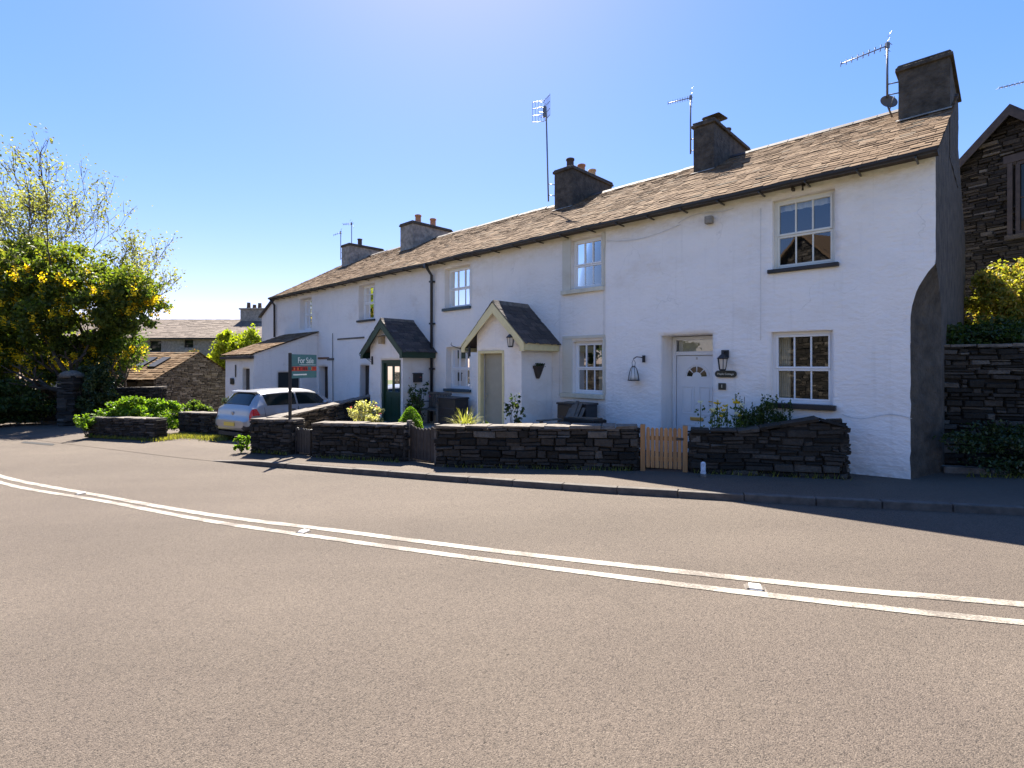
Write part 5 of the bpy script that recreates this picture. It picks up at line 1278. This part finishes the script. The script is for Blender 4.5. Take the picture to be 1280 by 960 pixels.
for k in keep: mb.add(tmp.v[k:k + 12], [(0, 1, 5, 4), (1, 2, 6, 5), (2, 3, 7, 6), (3, 0, 4, 7), (4, 5, 9, 8), (5, 6, 10, 9), (6, 7, 11, 10), (7, 4, 8, 11), (8, 9, 10, 11)], 0)
mb.add([HT(-W, -.05, zb), HT(W, -.05, zb), HT(W, -.05, hroof(W)), HT(0, -.05, za - .05), HT(-W, -.05, hroof(W))], [(0, 1, 2, 3, 4)], 1)
for sg in (-1, 1): mb.add([HT(sg * W, -.05, zb), HT(sg * W, -9, zb), HT(sg * W, -9, hroof(W)), HT(sg * W, -.05, hroof(W))], [(0, 1, 2, 3)], 1)
mb.build('wall', ['stone_dark', 'mortar'], t)
mb = MB(HT)
for sg in (-1, 1):
    mb.add([(0, .25, za + .08), (sg * (W + .4), .25, hroof(W + .4) + .08), (sg * (W + .4), -9.2, hroof(W + .4) + .08), (0, -9.2, za + .08), (0, .25, za - .04), (sg * (W + .4), .25, hroof(W + .4) - .04), (sg * (W + .4), -9.2, hroof(W + .4) - .04), (0, -9.2, za - .04)], [(0, 1, 2, 3), (4, 5, 6, 7), (0, 1, 5, 4), (1, 2, 6, 5)])
rf = mb.build('roof', 'slate_dark', t)
mb = MB(HT)
for sg in (-1, 1): mb.prism([(0, .26, za - .0), (sg * (W + .4), .26, hroof(W + .4)), (sg * (W + .4), .26, hroof(W + .4) - .2), (0, .26, za - .24)], (0, .04, 0))
mb.build('bargeboard', 'dark_wood', rf)
a0, a1, z0, z1 = WIN
mb = MB(HT)
for (p_, q_, r_, s_) in ((a0, a0 + .09, z0, z1), (a1 - .09, a1, z0, z1), (a0 + .09, a1 - .09, z0, z0 + .09), (a0 + .09, a1 - .09, z1 - .09, z1), ((a0 + a1) / 2 - .04, (a0 + a1) / 2 + .04, z0 + .09, z1 - .09)): mb.box(p_, q_, -.04, .03, r_, s_)
for q_ in (.25, .75): x = a0 + (a1 - a0) * q_; mb.box(x - .014, x + .014, -.03, .01, z0 + .09, z1 - .09)
mb.box(a0 + .09, a1 - .09, -.03, .012, (z0 + z1) / 2 - .015, (z0 + z1) / 2 + .015)
wv = mb.build('window', 'dark_wood', t)
mb = MB(HT); mb.quad((a0, -.02, z0), (a1, -.02, z0), (a1, -.02, z1), (a0, -.02, z1)); mb.build('pane', 'car_glass', wv)
mb = MB(HT); mb.box(a0 - .2, a1 + .2, -.05, .14, z0 - .13, z0 - .01); mb.build('sill', 'stack_render', wv)
mb = MB(HT); mb.box(a0 - .25, a1 + .25, -.05, .06, z1 + .01, z1 + .22); mb.build('lintel', 'dark_wood', wv)
mb = MB(HT); mb.box(a1 + .06, a1 + .17, -.05, .05, z0, z1); mb.build('jamb', 'dark_wood', wv)
# stone house across the road, seen only as a reflection in the end cottage's windows
oc = Vector((-15, -3.5)); od = Vector((.95, -.3)).normalized(); on = Vector((.3, .95)).normalized()
def OT(a, o, z): p = oc + od * a + on * o; return Vector((p.x, p.y, z))
t = thing('stone_house', 'stone house across the road mirrored in the end cottage windows', 'house', (oc.x, oc.y, -.3), 0)
mb = MB(OT); mb.add([(-5, 0, -1), (5, 0, -1), (5, 0, 4.8), (0, 0, 9.2), (-5, 0, 4.8)], [(0, 1, 2, 3, 4)]); mb.add([(5, 0, -1), (5, -12, -1), (5, -12, 4.8), (5, 0, 4.8)], [(0, 1, 2, 3)]); mb.add([(5, -2, -1), (16, -2, -1), (16, -2, 4.6), (5, -2, 4.6)], [(0, 1, 2, 3)])
mb.mi = [1] * len(mb.mi)
m2 = MB(); rg = random.Random(98); stonework(m2, lambda a, z, o: tuple(OT(5 - a, .02 + o, z - 1)), 10, lambda a: 5.8 + 4.3 * (1 - abs(a - 5) / 5), rg, (.14, .26), (.2, .7), .05)
stonework(m2, lambda a, z, o: tuple(OT(16 - a, -1.98 + o, z - 1)), 11, lambda a: 5.5, rg, (.14, .26), (.2, .7), .05)
k = len(mb.v); mb.v += m2.v; mb.f += [[i + k for i in f] for f in m2.f]; mb.mi += m2.mi; mb.sm += m2.sm
mb.build('wall', ['stone', 'mortar'], t)
mb = MB(OT)
for sg in (-1, 1): mb.prism([(0, .3, 9.35), (sg * 5.5, .3, 4.5), (sg * 5.5, .3, 4.35), (0, .3, 9.2)], (0, -12, 0))
mb.prism([(5, -1.7, 4.5), (16, -1.7, 4.5), (16, -6, 7.2), (5, -6, 7.2)], (0, 0, .1)); mb.build('roof', 'slate', t)

# ------------------------------------------------------------------ car
ch_ = Vector((.52, .854)).normalized(); cl = Vector((-ch_.y, ch_.x)); co = Vector((-8.25, 15.06))
CZ = gz(-7.4, 16.6, -.015)
ang = math.atan2(ch_.y, ch_.x)
def CT(x, y, z): p = co + ch_ * x + cl * y; return Vector((p.x, p.y, CZ + .035 * 0 + z))
car = thing('parked_car', 'silver hatchback parked beside the lean-to', 'car', (co.x, co.y, CZ), ang)
#        x     zbot  zbelt ztop  wmax  wbelt wtop
ST = [(.00, .40, .58, .60, .70, .68, .58), (.03, .32, .60, .63, .80, .78, .66), (.09, .30, .66, .70, .845, .82, .70), (.13, .28, .88, .92, .865, .82, .66), (.18, .27, .955, 1.00, .875, .825, .62),
      (.32, .26, .96, 1.20, .88, .83, .60), (.46, .25, .965, 1.385, .88, .83, .585), (.56, .24, .965, 1.43, .88, .83, .59), (.80, .23, .96, 1.455, .88, .83, .60), (1.2, .22, .95, 1.48, .88, .83, .605),
      (1.7, .22, .94, 1.485, .88, .83, .605), (2.15, .22, .93, 1.465, .88, .83, .60), (2.45, .22, .93, 1.41, .88, .83, .59), (2.75, .22, .935, 1.24, .88, .82, .60), (3.08, .22, .94, 1.02, .88, .80, .66),
      (3.25, .23, .90, .95, .88, .80, .66), (3.65, .25, .84, .90, .87, .77, .6), (3.95, .27, .74, .80, .83, .70, .5), (4.10, .30, .62, .66, .74, .60, .42), (4.18, .36, .52, .54, .6, .5, .35)]
def ringpt(s, t):
    """s: position along the station list, t: 0 (floor centre) .. 8 (roof centre)"""
    i = min(int(s), len(ST) - 2); f = s - i
    x, zb, zl, zt, wm_, wb_, wt = [a + (b_ - a) * f for a, b_ in zip(ST[i], ST[i + 1])]
    hh = zl - zb
    edge = zl + (zt - zl) * .86
    K = [(0, zb), (.78 * wm_, zb), (.95 * wm_, zb + .14 * hh), (wm_, zb + .42 * hh), (.992 * wm_, zb + .72 * hh), (wb_, zl), (wt + (wb_ - wt) * .10, edge), (wt * .62, zt - (zt - edge) * .15), (0, zt)]
    j = min(int(t), 7); g = t - j
    y = K[j][0] + (K[j + 1][0] - K[j][0]) * g; z = K[j][1] + (K[j + 1][1] - K[j][1]) * g
    return Vector((x, y, z))
mb = MB(CT); NS, NT = (len(ST) - 1) * 3, 32
for sg in (-1, 1):
    mb.grid(lambda a, c, sg=sg: (lambda p: (p.x, sg * p.y, p.z))(ringpt(a * (len(ST) - 1), c * 8)), NS, NT)
    for s_ in (0, len(ST) - 1):
        P = [ringpt(s_, k / 2) for k in range(17)]; mb.add([(p.x, sg * p.y, p.z) for p in P], [tuple(range(17))], 0)
body = mb.build('body', 'car_paint', car)
def patch(name, mat, s0, s1, t0, t1, sg, parent=car, off=.006, na=10, nb=4, poly=None):
    mb = MB(CT)
    def f(a, c):
        s = s0 + (s1 - s0) * a; t_ = t0 + (t1 - t0) * c
        if poly: s, t_ = poly(a, c)
        p = ringpt(s, t_); px = ringpt(s + .02, t_) - ringpt(s - .02 if s > .02 else 0, t_); pt_ = ringpt(s, t_ + .02) - ringpt(s, t_ - .02)
        n = px.cross(pt_); n = n.normalized() if n.length > 1e-9 else Vector((0, 1, 0))
        if n.y < 0 and abs(n.y) > .05: n = -n
        elif abs(n.y) <= .05 and n.z < 0: n = -n
        p = p + n * off; return (p.x, sg * p.y, p.z)
    mb.grid(f, na, nb); return mb.build(name, mat, parent)
for sg in (-1, 1):
    # side glass in two panes (front door, rear quarter)
    patch('side_window', 'car_glass', 7.6, 9.95, 5.12, 5.9, sg, poly=lambda a, c: (7.45 + .55 * c * 0 + (9.9 - 7.45) * a + (.0 if a > 0 else .35 * (1 - c) * 0) - .25 * c * (1 - a), 5.12 + .78 * c))
    patch('side_window', 'car_glass', 10.0, 13.2, 5.12, 5.9, sg, poly=lambda a, c: (10.02 + (13.35 - 10.02) * a * (1 - .30 * c), 5.12 + .78 * c))
    patch('rear_lamp', 'lamp_red', 2.4, 5.4, 3.9, 4.9, sg, off=.012, poly=lambda a, c: (2.35 + (5.6 - .7 * c - 2.35) * a, 3.95 + .95 * c))
    patch('sill_trim', 'bumper_black', 4, 15, 1.6, 2.2, sg, off=.004)
    for s_ in (7.0, 9.96, 13.5): patch('door_seam', 'black_plastic', s_, s_ + .05, 1.8, 5.0, sg, off=.003, na=1, nb=12)
    patch('door_handle', 'bumper_black', 9.3, 9.75, 4.45, 4.62, sg, off=.02, na=4, nb=2)
    patch('bumper_lower', 'bumper_black', .0, 3.0, 1.0, 3.1, sg, off=.012)
    mb = MB(CT); mb.lathe([(.001, -.05), (.085, -.03), (.09, .03), (.06, .06), (.001, .065)], (2.62, sg * .955, 1.0), 10); mb.build('wing_mirror', 'car_paint', car)
    for wx in (.80, 3.38):
        mb = MB(lambda x, y, z, wx=wx, sg=sg: CT(wx + x, sg * (.79 + z), .315 + y))
        mb.lathe([(.20, -.10), (.30, -.10), (.318, -.07), (.318, .07), (.30, .10), (.21, .105)], (0, 0, 0), 28); tw = mb.build('wheel', 'tyre', car)
        mb = MB(lambda x, y, z, wx=wx, sg=sg: CT(wx + x, sg * (.79 + z), .315 + y)); mb.lathe([(.21, .085), (.205, .10), (.06, .09), (.001, .10)], (0, 0, 0), 20)
        for k in range(5):
            a = 2 * math.pi * k / 5; mb.prism([(.05 * math.cos(a - .6), .05 * math.sin(a - .6), .095), (.20 * math.cos(a - .16), .20 * math.sin(a - .16), .1), (.20 * math.cos(a + .16), .20 * math.sin(a + .16), .1), (.05 * math.cos(a + .6), .05 * math.sin(a + .6), .095)], (0, 0, .02))
        mb.build('rim', 'alloy', tw)
        mb = MB(CT); n = 20
        pts = [(wx + .37 * math.cos(math.pi * k / n), sg * .889, .315 + .37 * math.sin(math.pi * k / n)) for k in range(n + 1)] + [(wx - .37, sg * .889, .2), (wx + .37, sg * .889, .2)]
        mb.add(pts, [tuple(range(len(pts)))]); mb.build('wheel_arch', 'bumper_black', car)
mb = MB(CT)
def both(f):
    for sg in (-1, 1): f(sg)
rw = MB(CT)
for sg in (-1, 1): rw.grid(lambda a, c, sg=sg: (lambda p: (p.x - .012, sg * p.y * .96, p.z + .008))(ringpt(4.25 + (6.0 - 4.25) * a, 8 - 2.15 * c)), 6, 8)
rw.build('rear_window', 'car_glass', car)
ws = MB(CT)
for sg in (-1, 1): ws.grid(lambda a, c, sg=sg: (lambda p: (p.x + .012, sg * p.y * .97, p.z + .008))(ringpt(12.05 + (13.9 - 12.05) * a, 8 - 2.1 * c)), 8, 8)
ws.build('windscreen', 'car_glass', car)
mb = MB(CT); mb.add([(.40, -.60, 1.418), (.40, .60, 1.418), (.62, .60, 1.452), (.62, -.60, 1.452), (.40, -.60, 1.395), (.40, .60, 1.395)], [(0, 1, 2, 3), (0, 4, 5, 1)]); mb.build('roof_spoiler', 'car_paint', car)
mb = MB(CT); mb.box(-.018, .0, -.26, .26, .44, .55); mb.build('number_plate', 'plate_yellow', car)
mb = MB(lambda x, y, z: CT(.105 - z, x, .80 + y)); mb.lathe([(.055, 0), (.055, .012), (.04, .016)], (0, 0, 0), 16); mb.build('badge', 'steel', car)
mb = MB(CT); mb.box(.02, 4.0, -.6, .6, .16, .26); mb.build('underbody', 'bumper_black', car)

# ------------------------------------------------------------------ sky, sun, camera
SUN_EL, SUN_AZ = rad(54), rad(-7.5)                                   # azimuth measured from +Y, positive towards +X
W = bpy.data.worlds.new('World'); S.world = W; W.use_nodes = True; nt = W.node_tree
bgn = nt.nodes['Background']; sky = nt.nodes.new('ShaderNodeTexSky'); sky.sky_type = 'NISHITA'; sky.sun_disc = False
sky.sun_elevation = SUN_EL; sky.sun_rotation = SUN_AZ; sky.altitude = 100; sky.air_density = 1.0; sky.dust_density = .35; sky.ozone_density = 1.6
hs = nt.nodes.new('ShaderNodeHueSaturation'); hs.inputs['Saturation'].default_value = 1.68
gm = nt.nodes.new('ShaderNodeGamma'); gm.inputs['Gamma'].default_value = .66
nt.links.new(sky.outputs['Color'], gm.inputs['Color']); nt.links.new(gm.outputs['Color'], hs.inputs['Color'])
tint = mix(nt, hs.outputs['Color'], (1.12, .915, 1.12), 1.0, 'MULTIPLY')
nt.links.new(tint, bgn.inputs['Color']); bgn.inputs['Strength'].default_value = .100
sl = bpy.data.lights.new('sun', 'SUN'); sl.energy = 5.0; sl.angle = rad(.53); sl.color = (1.0, .93, .82)
so = bpy.data.objects.new('sun', sl); COL.objects.link(so)
dv = Vector((math.sin(SUN_AZ) * math.cos(SUN_EL), math.cos(SUN_AZ) * math.cos(SUN_EL), math.sin(SUN_EL)))
so.rotation_euler = (-dv).to_track_quat('-Z', 'Y').to_euler(); so.location = dv * 60
cd = bpy.data.cameras.new('camera'); cam = bpy.data.objects.new('camera', cd); COL.objects.link(cam)
cam.location = (0, 0, EYE); cam.rotation_euler = (rad(90), 0, 0); cd.sensor_width = 36; cd.lens = 645 / 1280 * 36; cd.shift_y = -24 / 1280
cd.clip_start = .05; cd.clip_end = 3000; S.camera = cam
S.view_settings.view_transform = 'Standard'; S.view_settings.look = 'None'; S.view_settings.gamma = 1; S.view_settings.use_curve_mapping = False
S.view_settings.exposure = 1.88
S.cycles.max_bounces = 8; S.cycles.diffuse_bounces = 4; S.cycles.glossy_bounces = 4; S.cycles.transparent_max_bounces = 12
